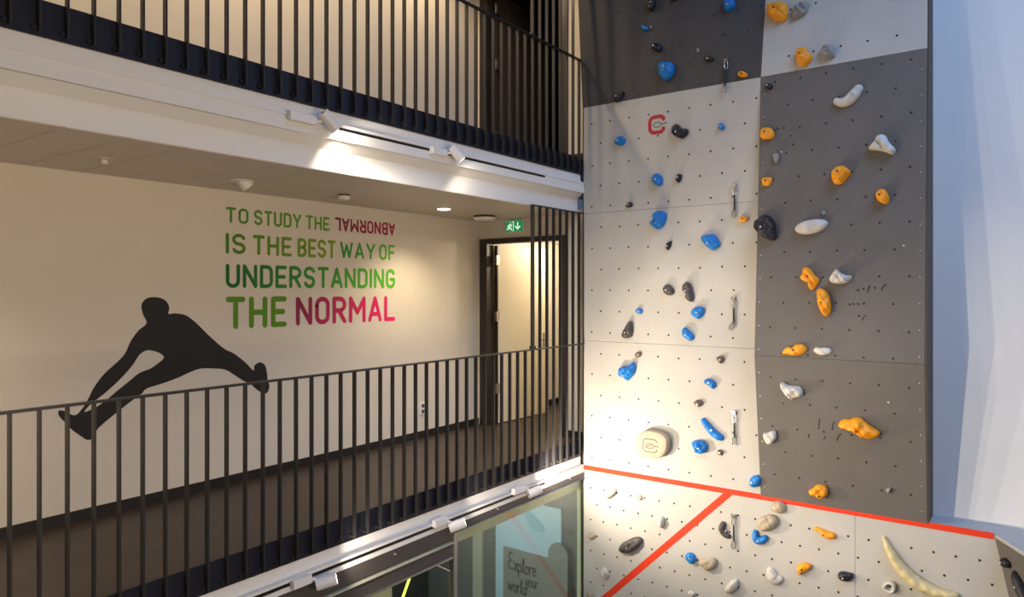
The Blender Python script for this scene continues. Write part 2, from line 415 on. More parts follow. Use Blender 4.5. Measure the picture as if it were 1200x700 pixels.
# ------------------------------------------------------------------ strokes (lettering)
def arc(cx, cy, rx, ry, a0, a1, n=10):
    return [(cx+rx*math.cos(math.radians(a0+(a1-a0)*i/n)), cy+ry*math.sin(math.radians(a0+(a1-a0)*i/n))) for i in range(n+1)]
W_ = .50
def glyph(ch):
    w = W_; r = w/2
    if ch == 'O': return w, [arc(r, 1-r, r, r, 180, 0)+arc(r, r, r, r, 0, -180)+[(0, 1-r)]]
    if ch == 'T': return w, [[(0, 1), (w, 1)], [(r, 1), (r, 0)]]
    if ch == 'S': return w, [arc(r, .76, r, .24, 20, 180)+arc(r, .76, r, .26, 180, 270)[1:]+arc(r, .25, r, .25, 90, -160)[1:]]
    if ch == 'U': return w, [[(0, 1), (0, r)]+arc(r, r, r, r, 180, 360)+[(w, 1)]]
    if ch == 'D': return w, [[(0, 0), (0, 1), (w-.24, 1)]+arc(w-.24, .76, .24, .24, 90, 0)+[(w, .24)]+arc(w-.24, .24, .24, .24, 0, -90)+[(0, 0)]]
    if ch == 'Y': return w+.06, [[(0, 1), (r+.03, .42)], [(w+.06, 1), (r+.03, .42)], [(r+.03, .42), (r+.03, 0)]]
    if ch == 'H': return w, [[(0, 0), (0, 1)], [(w, 0), (w, 1)], [(0, .5), (w, .5)]]
    if ch == 'E': return w-.06, [[(w-.06, 1), (0, 1), (0, 0), (w-.06, 0)], [(0, .5), (w-.12, .5)]]
    if ch == 'F': return w-.06, [[(w-.06, 1), (0, 1), (0, 0)], [(0, .5), (w-.12, .5)]]
    if ch == 'A': return w+.06, [[(0, 0), (r+.03, 1), (w+.06, 0)], [(.10, .27), (w-.04, .27)]]
    if ch == 'B': return w, [[(0, .5), (0, 1), (w-.24, 1)]+arc(w-.25, .76, .23, .24, 90, -90)+[(0, .52)], [(0, .52), (0, 0), (w-.24, 0)]+arc(w-.25, .26, .25, .26, -90, 90)]
    if ch == 'N': return w+.04, [[(0, 0), (0, 1), (w+.04, 0), (w+.04, 1)]]
    if ch == 'R': return w, [[(0, 0), (0, 1), (w-.24, 1)]+arc(w-.25, .74, .25, .26, 90, -90)+[(0, .48)], [(w*.45, .48), (w, 0)]]
    if ch == 'M': return w+.18, [[(0, 0), (0, 1), (.34, .36), (.68, 1), (.68, 0)]]
    if ch == 'L': return w-.06, [[(0, 1), (0, 0), (w-.06, 0)]]
    if ch == 'I': return 0, [[(0, 0), (0, 1)]]
    if ch == 'W': return w+.26, [[(0, 1), (.18, 0), (.38, .85), (.58, 0), (.76, 1)]]
    if ch == 'G': return w, [arc(r, 1-r, r, r, 25, 180)+arc(r, r, r, r, 180, 360)+[(w, .46), (r+.02, .46)]]
    return .22, []
def stroke_mesh(strokes, th, place, lift=.0006, thick=.0012):
    """round-capped ribbons; place(u, v, w) -> world point, w = height off the surface"""
    mb = MB(); k = 0
    for st in strokes:
        for i in range(len(st)-1):
            (x0, y0), (x1, y1) = st[i], st[i+1]
            d = math.hypot(x1-x0, y1-y0)
            if d < 1e-6: continue
            a = math.atan2(y1-y0, x1-x0); h = th/2
            pts = [(x1+h*math.cos(a+math.radians(q)), y1+h*math.sin(a+math.radians(q))) for q in range(-90, 91, 30)]
            pts += [(x0+h*math.cos(a+math.radians(q)), y0+h*math.sin(a+math.radians(q))) for q in range(90, 271, 30)]
            top = lift+thick+.00004*(k % 7); k += 1
            mb.face([place(px, py, top) for px, py in pts])
    return mb
def word(text, x0, x1, h0, h1, th, m, parent, flip=False):
    cap = h1-h0-th; gap = .10+th/cap
    tot = 0; items = []
    for ch in text:
        gw, st = glyph(ch); items.append((tot, gw, st, ch)); tot += gw+(gap if ch != ' ' else .10)
    tot -= gap
    sx = (x1-x0-th)/tot
    strokes = []
    for off, gw, st, ch in items:
        for p in st: strokes.append([(th/2+(off+u)*sx, th/2+v*cap) for u, v in p])
    W, Hh = x1-x0, h1-h0
    if flip: strokes = [[(W-u, Hh-v) for u, v in p] for p in strokes]
    mb = stroke_mesh(strokes, th, lambda u, v, q: (x0+u, YW-q, h0+v))
    return mb.build('word', m, parent)
t = thing('wall_lettering', 'green and magenta quote lettering on the corridor wall, one word upside down', 'lettering', (4.83, YW, -.37))
G1 = grad('letter_green_1', srgb('4a8c06'), srgb('62a026'), 3.75, 4.95)
for tx, a, b in (('TO', 3.75, 3.985), ('STUDY', 4.045, 4.59), ('THE', 4.645, 4.95)): word(tx, a, b, .622, .768, .024, G1, t)
word('ABNORMAL', 5.02, 5.91, .632, .776, .024, grad('letter_magenta_1', srgb('7a0838'), srgb('b40c54'), 5.0, 5.9), t, True)
G2 = grad('letter_green_2', srgb('3f7c04'), srgb('7fa000'), 3.75, 5.03)
for tx, a, b in (('IS', 3.75, 3.955), ('THE', 4.03, 4.475), ('BEST', 4.545, 5.035)): word(tx, a, b, .335, .527, .032, G2, t)
G3 = grad('letter_green_3', srgb('2a8c30'), srgb('5cb41c'), 5.1, 5.9)
for tx, a, b in (('WAY', 5.095, 5.60), ('OF', 5.66, 5.91)): word(tx, a, b, .343, .523, .029, G3, t)
word('UNDERSTANDING', 3.75, 5.91, .018, .242, .037, grad('letter_green_4', srgb('06662a'), srgb('50bc18'), 3.9, 5.9), t)
word('THE', 3.75, 4.415, -.365, -.062, .053, mat('letter_green_5', srgb('568e00'), .6), t)
word('NORMAL', 4.525, 5.91, -.36, -.07, .048, grad('letter_magenta_2', srgb('86083e'), srgb('ee0c6c'), 4.5, 5.9), t)

# silhouette sticker
SIL = [(2.98, -0.147), (2.988, -0.105), (3.026, -0.07), (3.089, -0.06), (3.153, -0.072), (3.196, -0.102), (3.218, -0.152), (3.211, -0.205), (3.262, -0.202), (3.352, -0.217), (3.416, -0.254), (3.49, -0.319), (3.586, -0.413), (3.733, -0.539), (3.834, -0.592), (3.951, -0.683), (4.039, -0.769), (4.05, -0.722), (4.112, -0.696), (4.167, -0.732), (4.189, -0.812), (4.195, -0.873), (4.215, -0.935), (4.195, -0.993), (4.153, -1.001), (4.085, -0.962), (4.004, -0.893), (3.925, -0.852), (3.834, -0.789), (3.745, -0.735), (3.634, -0.714), (3.514, -0.703), (3.42, -0.721), (3.307, -0.76), (3.174, -0.796), (3.026, -0.827), (2.984, -0.864), (2.913, -0.907), (2.823, -0.967), (2.726, -1.034), (2.637, -1.104), (2.598, -1.172), (2.558, -1.179), (2.512, -1.142), (2.45, -1.084), (2.401, -1.021), (2.357, -0.961), (2.355, -0.923), (2.388, -0.927), (2.423, -0.951), (2.476, -0.972), (2.53, -0.917), (2.572, -0.845), (2.609, -0.77), (2.688, -0.669), (2.804, -0.569), (2.853, -0.511), (2.893, -0.422), (2.954, -0.339), (3.022, -0.279), (2.995, -0.209)]
SILHOLE = [(3.026, -0.507), (3.089, -0.518), (3.142, -0.543), (3.17, -0.579), (3.131, -0.616), (3.057, -0.662), (2.964, -0.691), (2.883, -0.749), (2.784, -0.82), (2.688, -0.893), (2.622, -0.93), (2.539, -0.958), (2.58, -0.904), (2.688, -0.829), (2.804, -0.731), (2.903, -0.628), (2.964, -0.54)]

def decal(name, outline, holes, th, m):
    loops = [[Vector((x, YW-th, z)) for x, z in outline]] + [[Vector((x, YW-th, z)) for x, z in h] for h in holes]
    tris = tessellate_polygon(loops)
    mb = MB(); flat = [p for l in loops for p in l]
    mb.v = [tuple(p) for p in flat]; mb.f = [list(q) for q in tris]
    return mb.build(name, m)
def smooth_loop(L, n=4):
    out = []; k = len(L)
    for i in range(k):
        p0, p1, p2, p3 = (Vector(L[(i+j) % k]) for j in (-1, 0, 1, 2))
        for q in range(n):
            s = q/n
            out.append(tuple(.5*((2*p1)+(p2-p0)*s+(2*p0-5*p1+4*p2-p3)*s*s+(3*p1-p0-3*p2+p3)*s**3)))
    return out
tag(decal('wall_silhouette', smooth_loop(SIL), [smooth_loop(SILHOLE)], .0012, 'vinyl'), 'black silhouette of a leaping person touching their foot, on the corridor wall', 'wall sticker')

# exit sign, socket
t = thing('exit_sign', 'green exit sign with running figure and arrow above the door', 'sign', (XE-.02, 5.37, .75))
MB().box(XE-.03, XE-.001, 5.235, 5.515, .745, .905).build('sign_box', 'plastic', t, bevel=.003)
MB().box(XE-.034, XE-.030, 5.242, 5.508, .752, .890).build('sign_face', 'green_sign', t)
P_ = lambda u, v, q: (XE-.034-q, 5.508-u, .752+v)
stroke_mesh([[(.19, .115), (.19, .03)], [(.155, .065), (.19, .03), (.225, .065)]], .014, P_).build('arrow', 'sign_white', t)
stroke_mesh([[(.075, .112), (.078, .112)], [(.07, .092), (.06, .055)], [(.07, .09), (.045, .08), (.035, .06)], [(.07, .09), (.092, .075), (.1, .085)],
             [(.06, .055), (.085, .045), (.085, .022)], [(.06, .055), (.045, .035), (.022, .032)]], .013, P_).build('running_figure', 'sign_white', t)
stroke_mesh([[(.105, .125), (.125, .125), (.125, .015), (.105, .015)]], .008, P_).build('door_symbol', 'sign_white', t)
t = thing('wall_socket', 'white double wall socket low on the corridor wall behind the bars', 'socket', (6.37, YW, -1.50))
MB().box(6.33, 6.41, YW-.012, YW, -1.52, -1.37).build('socket_plate', 'plastic', t, bevel=.003)
for z in (-1.48, -1.41):
    MB().cyl((6.37, YW-.012, z), (6.37, YW-.014, z), .024, n=18).build('socket_hole', 'cassette', t)

# ------------------------------------------------------------------ shop front under the corridor
sf = thing('shop_front', 'dark grey beam and glazed shop front under the corridor', 'shop front', (5, YB, -5.165))
MB().box(XL, 5.0, YB-.012, YB+.05, -2.172, -2.305).build('blind_cassette', 'cassette', sf, bevel=.004)
MB().box(5.0, XE-.06, YB-.012, YB+.05, -2.172, -2.236).build('blind_cassette', 'cassette', sf, bevel=.004)
MB().box(XL, 5.0, YB-.03, YB+.06, -2.325, -2.335).build('bottom_rail', 'strip', sf)
MB().box(XL, 5.0, YB+.0, YB+.07, -2.335, -2.455).build('header_board', 'cassette', sf, bevel=.004)
MB().box(XL, 4.98, YB-.025, YB+.03, -2.455, -2.475).build('door_rail', 'alu', sf)
MB().box(5.0, XE-.06, YB-.02, YB+.05, -2.236, -2.252).build('head_rail', mat('blue_grey_rail', srgb('5f6878'), .4, metal=.5), sf)
st0 = None
for x, z in ((2.9, -2.2), (4.247, -2.215), (5.663, -2.19), (7.04, -2.18)):
    MB().cyl((x, YB-.012, z), (x, YB-.03, z), .012, .009, n=12).build('stud', 'alu', sf, smooth=True)
MB().box(5.02, 5.075, YB+.0, YB+.06, -5.165, -2.252).build('mullion', 'alu', sf, bevel=.004)
g = MB().box(5.075, XE-.06, YB+.03, YB+.04, -5.16, -2.252).build('glass_pane', 'glass', sf)
# closed arm of the door closer
MB().tube([(4.80, YB+.02, -2.49), (4.98, YB+.02, -2.60)], .010).build('closer_arm', 'alu', sf, smooth=True)
# interior
struct('ceiling_shop', MB().box(XL, XE, YB+.10, 7.6, -2.30, -2.20), 'shopdark')
struct('floor_shop', MB().box(XL, 8.4, YB+.1, 7.6, -5.2, -5.165), 'shopdark')
struct('wall_shop_back', MB().box(XL, XE, 6.9, 7.0, -5.165, -2.3), 'shopdark')
struct('wall_shop_end', MB().box(XE+.02, XE+.12, YB, 7.0, -5.165, -1.81), mat('shop_end_wall', srgb('6b6f6b'), .6))
struct('trim_shop_header', MB().box(5.08, XE, YB+.12, YB+.17, -2.42, -2.25), 'shopcream')
struct('trim_glass_reflection', MB().box(XE-.05, XE+.015, YB+.05, 4.43, -5.165, -2.25), 'shopcream')  # cream strip standing in for the reflection at the glass edge
for i, (y0, y1, nm) in enumerate(((5.92, 6.08, 'pale upright strip'),)):
    tag(MB().box(XE-.02, XE+.015, y0, y1, -5.1, -2.45).build('wall_strip', 'strip'), 'pale upright wall strip seen through the shop glass', 'strip')
tag(MB().box(XE-.02, XE+.015, 4.68, 5.69, -5.0, -2.70).build('blue_panel', 'panelblue'), 'pale blue panel behind the shop glass', 'panel')
t = thing('poster', 'grey poster with handwritten words behind the shop glass', 'poster', (XE-.03, 5.15, -4.3))
MB().box(XE-.04, XE-.025, 4.80, 5.55, -4.3, -3.33).build('poster_board', 'poster', t)
# handwriting: Explore / your / world
def script_letters():
    S_ = {}
    S_['E'] = (.34, [arc(.2, .72, .14, .2, 60, 270, 8)+arc(.2, .3, .17, .22, 90, 310, 8)])
    S_['x'] = (.24, [[(.0, .42), (.08, .4), (.18, .02), (.24, .04)], [(.22, .42), (.0, .0)]])
    S_['p'] = (.26, [[(.02, .42), (.02, -.22)], arc(.11, .22, .1, .2, 140, -150, 10)])
    S_['l'] = (.14, [[(.0, .1), (.09, .6), (.06, .76), (.02, .65), (.04, .05), (.12, .02)]])
    S_['o'] = (.24, [arc(.1, .2, .1, .2, 90, 450, 12)+[(.22, .34)]])
    S_['r'] = (.2, [[(.02, 0), (.03, .42)], [(.03, .25), (.09, .4), (.18, .38)]])
    S_['e'] = (.22, [[(.02, .2), (.18, .25)]+arc(.1, .22, .09, .2, 20, 320, 10)])
    S_['y'] = (.24, [[(.0, .42), (.04, .1), (.12, .08), (.2, .42)], [(.2, .42), (.15, -.14), (.06, -.24), (.0, -.14)]])
    S_['u'] = (.24, [[(.0, .42), (.02, .08), (.1, .0), (.18, .12), (.2, .42)], [(.2, .42), (.22, .0)]])
    S_['w'] = (.32, [[(.0, .42), (.05, .02), (.14, .35), (.2, .02), (.28, .42)]])
    S_['d'] = (.24, [arc(.1, .2, .1, .2, 60, 330, 10), [(.2, .78), (.19, .0)]])
    return S_
SL = script_letters()
def scribble(text, u0, v0, sc, parent):
    st = []; x = u0
    for ch in text:
        wd, ss = SL[ch]
        for p in ss: st.append([(x+u*sc, v0+v*sc) for u, v in p])
        x += wd*sc*1.08
    stroke_mesh(st, sc*.075, lambda u, v, q: (XE-.040-q, 5.55-u, -4.3+v)).build('handwriting', 'ink', parent)
scribble('Explore', .08, .69, .25, t)
scribble('your', .36, .545, .19, t)
scribble('world', .08, .42, .24, t)
MB().prism([(XE-.041, 5.20, -3.95), (XE-.041, 5.0, -4.28), (XE-.041, 5.3, -4.28)], (-.002, 0, 0)).build('printed_mark', 'pink', t)
# rounded grey board and neon line
mbq = MB(); pts = [(XE-.06, 4.83, -5.1), (XE-.06, 4.55, -5.1), (XE-.06, 4.55, -3.25)]
pts += [(XE-.06, 4.69+.14*math.cos(math.radians(a)), -3.25+.15*math.sin(math.radians(a))) for a in range(180+0, 0, -15)][::-1]
pts = [(XE-.06, 4.83, -5.1), (XE-.06, 4.55, -5.1)] + [(XE-.06, 4.69-.14*math.cos(math.radians(a)), -3.25+.15*math.sin(math.radians(a))) for a in range(0, 181, 15)]
tag(mbq.prism(pts, (-.02, 0, 0)).build('rounded_board', 'poster'), 'round-topped grey board in front of the pale blue panel', 'board')
tag(MB().cyl((5.06, 4.9, -2.75), (4.70, 4.9, -3.35), .012, n=10).build('light_tube', 'tubelight'), 'thin slanting yellow-green light tube in the dark shop', 'light')
tag(MB().box(4.3, 5.08, 5.2, 5.23, -5.1, -2.86).build('pale_board', 'strip'), 'pale greenish board in the dark part of the shop', 'board')

# ================================================================== CLIMBING WALL
X0 = 7.39; YC = 2.24
def SX(Y, h):
    if Y > YC:
        if h <= 2.18: return X0
        t = (Y-YC)/2.09
        return X0+(h-2.18)*(.19*(1-t)-.082*t)
    if h < -2.12: return X0
    if h < -.653: return X0-.209*(h+2.12)/1.467
    if h < 2.18: return X0-.209*(2.18-h)/2.833
    t = max(0, (Y-.758)/1.482)
    return X0+(h-2.18)*(.19*t+.04*(1-t))
def frame(Y, h, off=0):
    """matrix: local x to the right along the wall, y up it, z out of it (heights relative to eye)"""
    e = .01
    dY = (SX(Y+e, h)-SX(Y-e, h))/(2*e) if abs(Y-YC) > .03 else 0
    dh = (SX(Y, h+e)-SX(Y, h-e))/(2*e)
    n = Vector((-1, dY, dh)).normalized()
    y = Vector((dh, 0, 1)); y = (y-n*y.dot(n)).normalized()
    x = y.cross(n)
    m = Matrix((x, y, n)).transposed().to_4x4()
    m.translation = Vector((SX(Y, h), Y, h))+n*off
    return m
cw = thing('climbing_wall', 'indoor climbing wall of white and grey panels rising beside the corridors', 'climbing wall', (7.5, 2.3, -5.165))
def panel(y0, y1, h0, h1, m, ny=6, nh=8, gap=.0015, eps=1e-4):
    mb = MB(); g = []
    for j in range(nh+1):
        row = []
        for i in range(ny+1):
            Y = y0-gap+(y1+gap-y0+gap)*i/ny if False else (y0-gap)+((y1+gap)-(y0-gap))*i/ny
            h = (h0+gap)+((h1-gap)-(h0+gap))*j/nh
            Ye = min(max(Y, y1+eps), y0-eps); 
            row.append((SX(Ye, min(max(h, h0+eps), h1-eps)), Y, h))
        g.append(row)
    n = len(mb.v)
    for r in g: mb.v += r
    W = ny+1
    for j in range(nh):
        for i in range(ny): mb.f.append([n+j*W+i, n+j*W+i+1, n+(j+1)*W+i+1, n+(j+1)*W+i])
    b = len(mb.v)
    for r in g: mb.v += [(p[0]+.03, p[1], p[2]) for p in r]
    for j in range(nh):
        for i in range(ny): mb.f.append([b+j*W+i, b+(j+1)*W+i, b+(j+1)*W+i+1, b+j*W+i+1])
    ring = [i for i in range(W)]+[j*W+ny for j in range(1, nh+1)]+[nh*W+i for i in range(ny-1, -1, -1)]+[j*W for j in range(nh-1, 0, -1)]
    for k in range(len(ring)):
        a, c = ring[k], ring[(k+1) % len(ring)]
        mb.f.append([n+a, b+a, b+c, n+c])
    o = mb.build('panel', m, cw)
    return o
YL = 4.33
HT = 4.6
for (y0, y1, h0, h1, m) in ((YL, YC, -2.12, -.605, 'pwhite'), (YL, YC, -.605, .912, 'pwhite'), (YL, YC, .912, 2.18, 'pwhite'), (YL, YC, 2.18, HT, 'pgrey_shaded'),
                            (YC, .758, -2.12, -.653, 'pgrey'), (YC, .758, -.653, 2.18, 'pgrey'), (YC, .758, 2.18, HT, 'pwhite'),
                            (YL, 1.356, -3.62, -2.12, 'pwhite'), (YL, 1.356, -5.165, -3.62, 'pwhite')):
    panel(y0, y1, h0, h1, m)
# slanted lower right panels
def edgeY(h): return .255-.205*(-2.12-h)
for h0, h1 in ((-3.62, -2.12), (-5.165, -3.62)):
    MB().prism([(X0, 1.3545, h0), (X0, 1.3545, h1), (X0, edgeY(h1), h1), (X0, edgeY(h0), h0)], (.03, 0, 0)).build('panel', 'pwhite', cw)
# plywood sides
mb = MB()
prof = [(SX(1.0, h), .757, h) for h in (-2.12, -.6531, 2.1799)]+[(SX(.758, HT), .757, HT)]
mb.prism(prof+[(7.70, .757, HT), (7.70, .757, -2.12)], (0, -.012, 0)).build('side_board', 'pside', cw)
mb = MB().prism([(SX(YL, h), YL+.002, h) for h in (-5.165, 2.18, HT)]+[(7.44, YL+.002, HT), (7.44, YL+.002, -5.165)], (0, .012, 0))
mb.build('side_board', 'pside', cw)
# ledge on the lower wall and the return wall with black holds
struct('trim_ledge', MB().prism([(7.70, .9, -2.10), (7.395, .9, -2.10), (7.395, .255, -2.10), (6.06, -.465, -2.10), (4.7, -1.2, -2.10), (7.70, -3.0, -2.10)], (0, 0, -.03)),
       mat('ledge_paint', srgb('a3a5a4'), .6))
mb = MB().prism([(X0, .2549, -2.131), (X0-.8876*3, .255-.48*3, -2.131), (X0-.8876*3, edgeY(-5.165)-.48*3, -5.165), (X0, edgeY(-5.165), -5.165)], (.02, -.03, 0))
mb.build('return_panel', mat('return_grey', srgb('5d5853'), .75, noise=.06, nscale=3, bump=.2, bscale=120), cw)
# white folded wall behind
struct('wall_back', MB().box(7.70, 7.85, -4.5, YL, -5.165, 8), 'white')

# bolt holes: tiny, joined
mb = MB()
def hole(Y, h, r=.0115):
    m = frame(Y, h, .0008)
    mb.face([m @ Vector((r*math.cos(q*math.pi/4), r*math.sin(q*math.pi/4), 0)) for q in range(8)])
rnd = random.Random(4)
k = 0
for i in range(-12, 13):
    h = .242-.2475*i
    if h > 4.5 or h < -2.06: continue
    for j in range(-2, 17):
        for (ys, lo, hi) in ((4.214, 2.27, 4.28), (2.092, .82, 2.20)):
            off = (-.12 if i % 2 == 0 else 0) if ys > 3 else (0 if i % 2 else -.12)
            hh = h if ys > 3 else h+.128
            Y = ys+off-.2415*j
            if lo < Y < hi and -2.05 < hh < 4.5: hole(Y+rnd.uniform(-.004, .004), hh+rnd.uniform(-.004, .004))
for i in range(16):
    h = -2.352-.187*i
    for j in range(26):
        Y = 4.234-.176*j-(.088 if i % 2 else 0)
        if Y > edgeY(h)+.07 and abs(Y-1.356) > .02: hole(Y+rnd.uniform(-.004, .004), h+rnd.uniform(-.004, .004))
# old screw holes in clusters
for (y, h) in ((1.30,.0),(1.255,.01),(1.21,.02),(1.16,.02),(1.34,-.13),(1.37,-.135),(1.30,-.13),(1.25,-.125),(1.29,-.24),(2.06,1.62),(2.0,1.62),(1.93,1.53),(1.91,1.44)):
    hole(y, h+.0, .011)
o = mb.build('bolt_holes', 'hole', cw); o['kind'] = 'stuff'
# comma-shaped marks left by holds that turned
def mark(Y, h, L, lean, m='hole'):
    fr = frame(Y, h); st = [(0, 0), (.004*lean, L*.35), (.012*lean, L*.7), (.03*lean, L)]
    return stroke_mesh([st], .010, lambda u, v, q: fr @ Vector((u, v, q)))
MARKS = [(1.656, -1.339, 0.1, 0.5), (1.534, -1.332, 0.08, 0.6), (1.755, -1.438, 0.04, 0.5), (1.611, -1.436, 0.03, 0.5), (1.494, -1.432, 0.07, 1.2), (1.219, -0.02, 0.06, 0.6), (1.103, 0.002, 0.05, 1.2), (1.26, -0.278, 0.04, 0.8)]
mk = MB()
for (Y, h, L, lean) in MARKS:
    q = mark(Y, h, L, lean); n = len(mk.v); mk.v += q.v; mk.f += [[n+i for i in f] for f in q.f]
o = mk.build('rubbed_marks', 'hole', cw); o['kind'] = 'stuff'
mb = MB()
def dot(Y, h, r=.006):
    m = frame(Y, h, .001)
    mb.face([m @ Vector((r*math.cos(q*math.pi/3), r*math.sin(q*math.pi/3), 0)) for q in range(6)])
for i in range(26): 
    dot(.80, -2.0+.235*i); dot(2.20, -2.0+.235*i)
for (y, h) in ((.93, .40), (1.15, 1.33), (3.38, .79), (1.05, -1.02), (2.02, 1.38), (3.47, 2.97)): dot(y, h, .010)
o = mb.build('panel_screws', 'screw', cw); o['kind'] = 'stuff'
# red tape: level line and diagonal
mb = MB()
mb.box(X0-.0022, X0-.0006, .262, 4.328, -2.146, -2.090); mb.build('tape_line', 'tape', cw)
mb = MB(); a = Vector((X0, 2.562, -2.128)); b = Vector((X0, 4.95, -2.128-(4.95-2.562)*1.0034)); 
b = Vector((X0, 4.31, -2.128-(4.31-2.562)*1.0034))
d = (b-a).normalized(); nn = Vector((0, -d.z, d.y))*.036
mb.prism([a+nn+Vector((-.0006, 0, -.0)), a-nn+Vector((-.0006, 0, 0)), b-nn+Vector((-.0006, 0, 0)), b+nn+Vector((-.0006, 0, 0))], (-.0012, 0, 0)); mb.build('tape_line', 'tape', cw)
# red C emblem with a carabiner in it
def C_strokes(W, Hh, r):
    return [[(W, Hh*.80), (W, Hh-r*.5), (W-r*.5, Hh)]+[(r, Hh-.0)]+arc(r, Hh-r, r, r, 90, 180, 5)+[(0, r)]+arc(r, r, r, r, 180, 270, 5)+[(W-r*.5, 0), (W, r*.5), (W, Hh*.22)]]
mf = frame(3.38, 1.85)
emb = lambda u, v, q: mf @ Vector((u-.105, v-.088, q))
t = thing('wall_emblem', 'red letter C emblem with a grey carabiner, painted on the white panel', 'emblem', (X0, 3.38, 1.75))
stroke_mesh(C_strokes(.165, .175, .055), .042, lambda u, v, q: emb(u+.015, v, q)).build('letter_c', 'logored', t)
stroke_mesh([arc(.105, .085, .045, .028, 0, 360, 16)], .012, emb).build('carabiner_mark', 'logogrey', t)
stroke_mesh([[(.15, .088), (.215, .092)]], .016, emb).build('carabiner_tail', 'logogrey', t)

# ------------------------------------------------------------------ quickdraws
def oval(cx, cy, rx, ry, z, n=20): return [(cx+rx*math.cos(2*math.pi*i/n), cy+ry*math.sin(2*math.pi*i/n), z) for i in range(n)]
QD = [((2.611, 2.419), (2.593, 2.06), 'topmost quickdraw, hanging across the seam under the dark panel', 0),
      ((2.512, 1.085), (2.512, .75), 'second quickdraw from the top, beside the small yellow hold', 0),
      ((2.52, -.089), (2.512, -.428), 'third quickdraw from the top, its lower carabiner swung sideways', 28),
      ((2.512, -1.282), (2.503, -1.623), 'fourth quickdraw from the top, brightly lit beside the blue diagonal bar', 0),
      ((2.52, -2.363), (2.52, -2.705), 'lowest quickdraw, under the red tape', 0)]
for (p, q, label, swing) in QD:
    m = frame(p[0], p[1]); L = p[1]-q[1]
    base = m.translation.copy()
    t = thing('quickdraw', label, 'quickdraw', (base.x, base.y, base.z-L), 'quickdraws on the climbing wall')
    mb = MB().box(-.028, .022, -.012, .020, 0, .004); mb.prism([(-.012, -.02, .003), (.022, -.02, .003), (.022, .016, .003), (-.012, .016, .003)], (0, 0, .03))
    mb.cyl((-.018, .004, .003), (-.018, .004, .014), .009, n=6)
    mb.build('hanger', 'alu', t, mtx=m)
    MB().tube(oval(.008, -.055, .019, .045, .024), .0055, closed=True).build('upper_carabiner', 'alu', t, mtx=m, smooth=True)
    MB().prism([(.000, -.085, .02), (.016, -.085, .02), (.021, -L+.075, .018), (.001, -L+.075, .018)], (0, 0, .009)).build('sling', 'sling', t, mtx=m, bevel=.002)
    cy = -L+.045
    R_ = Matrix.Translation((.011, -L+.08, 0)) @ Matrix.Rotation(math.radians(-swing), 4, 'Z') @ Matrix.Translation((-.011, L-.08, 0))
    D = [(-.006, cy+.036, .022), (-.016, cy-.012, .022), (-.012, cy-.034, .022), (.004, cy-.043, .022), (.022, cy-.036, .022), (.027, cy-.015, .022), (.022, cy+.03, .022), (.014, cy+.042, .022), (.002, cy+.044, .022)]
    MB().tube(D, .006, closed=True).build('lower_carabiner', 'alu', t, mtx=m @ R_, smooth=True)

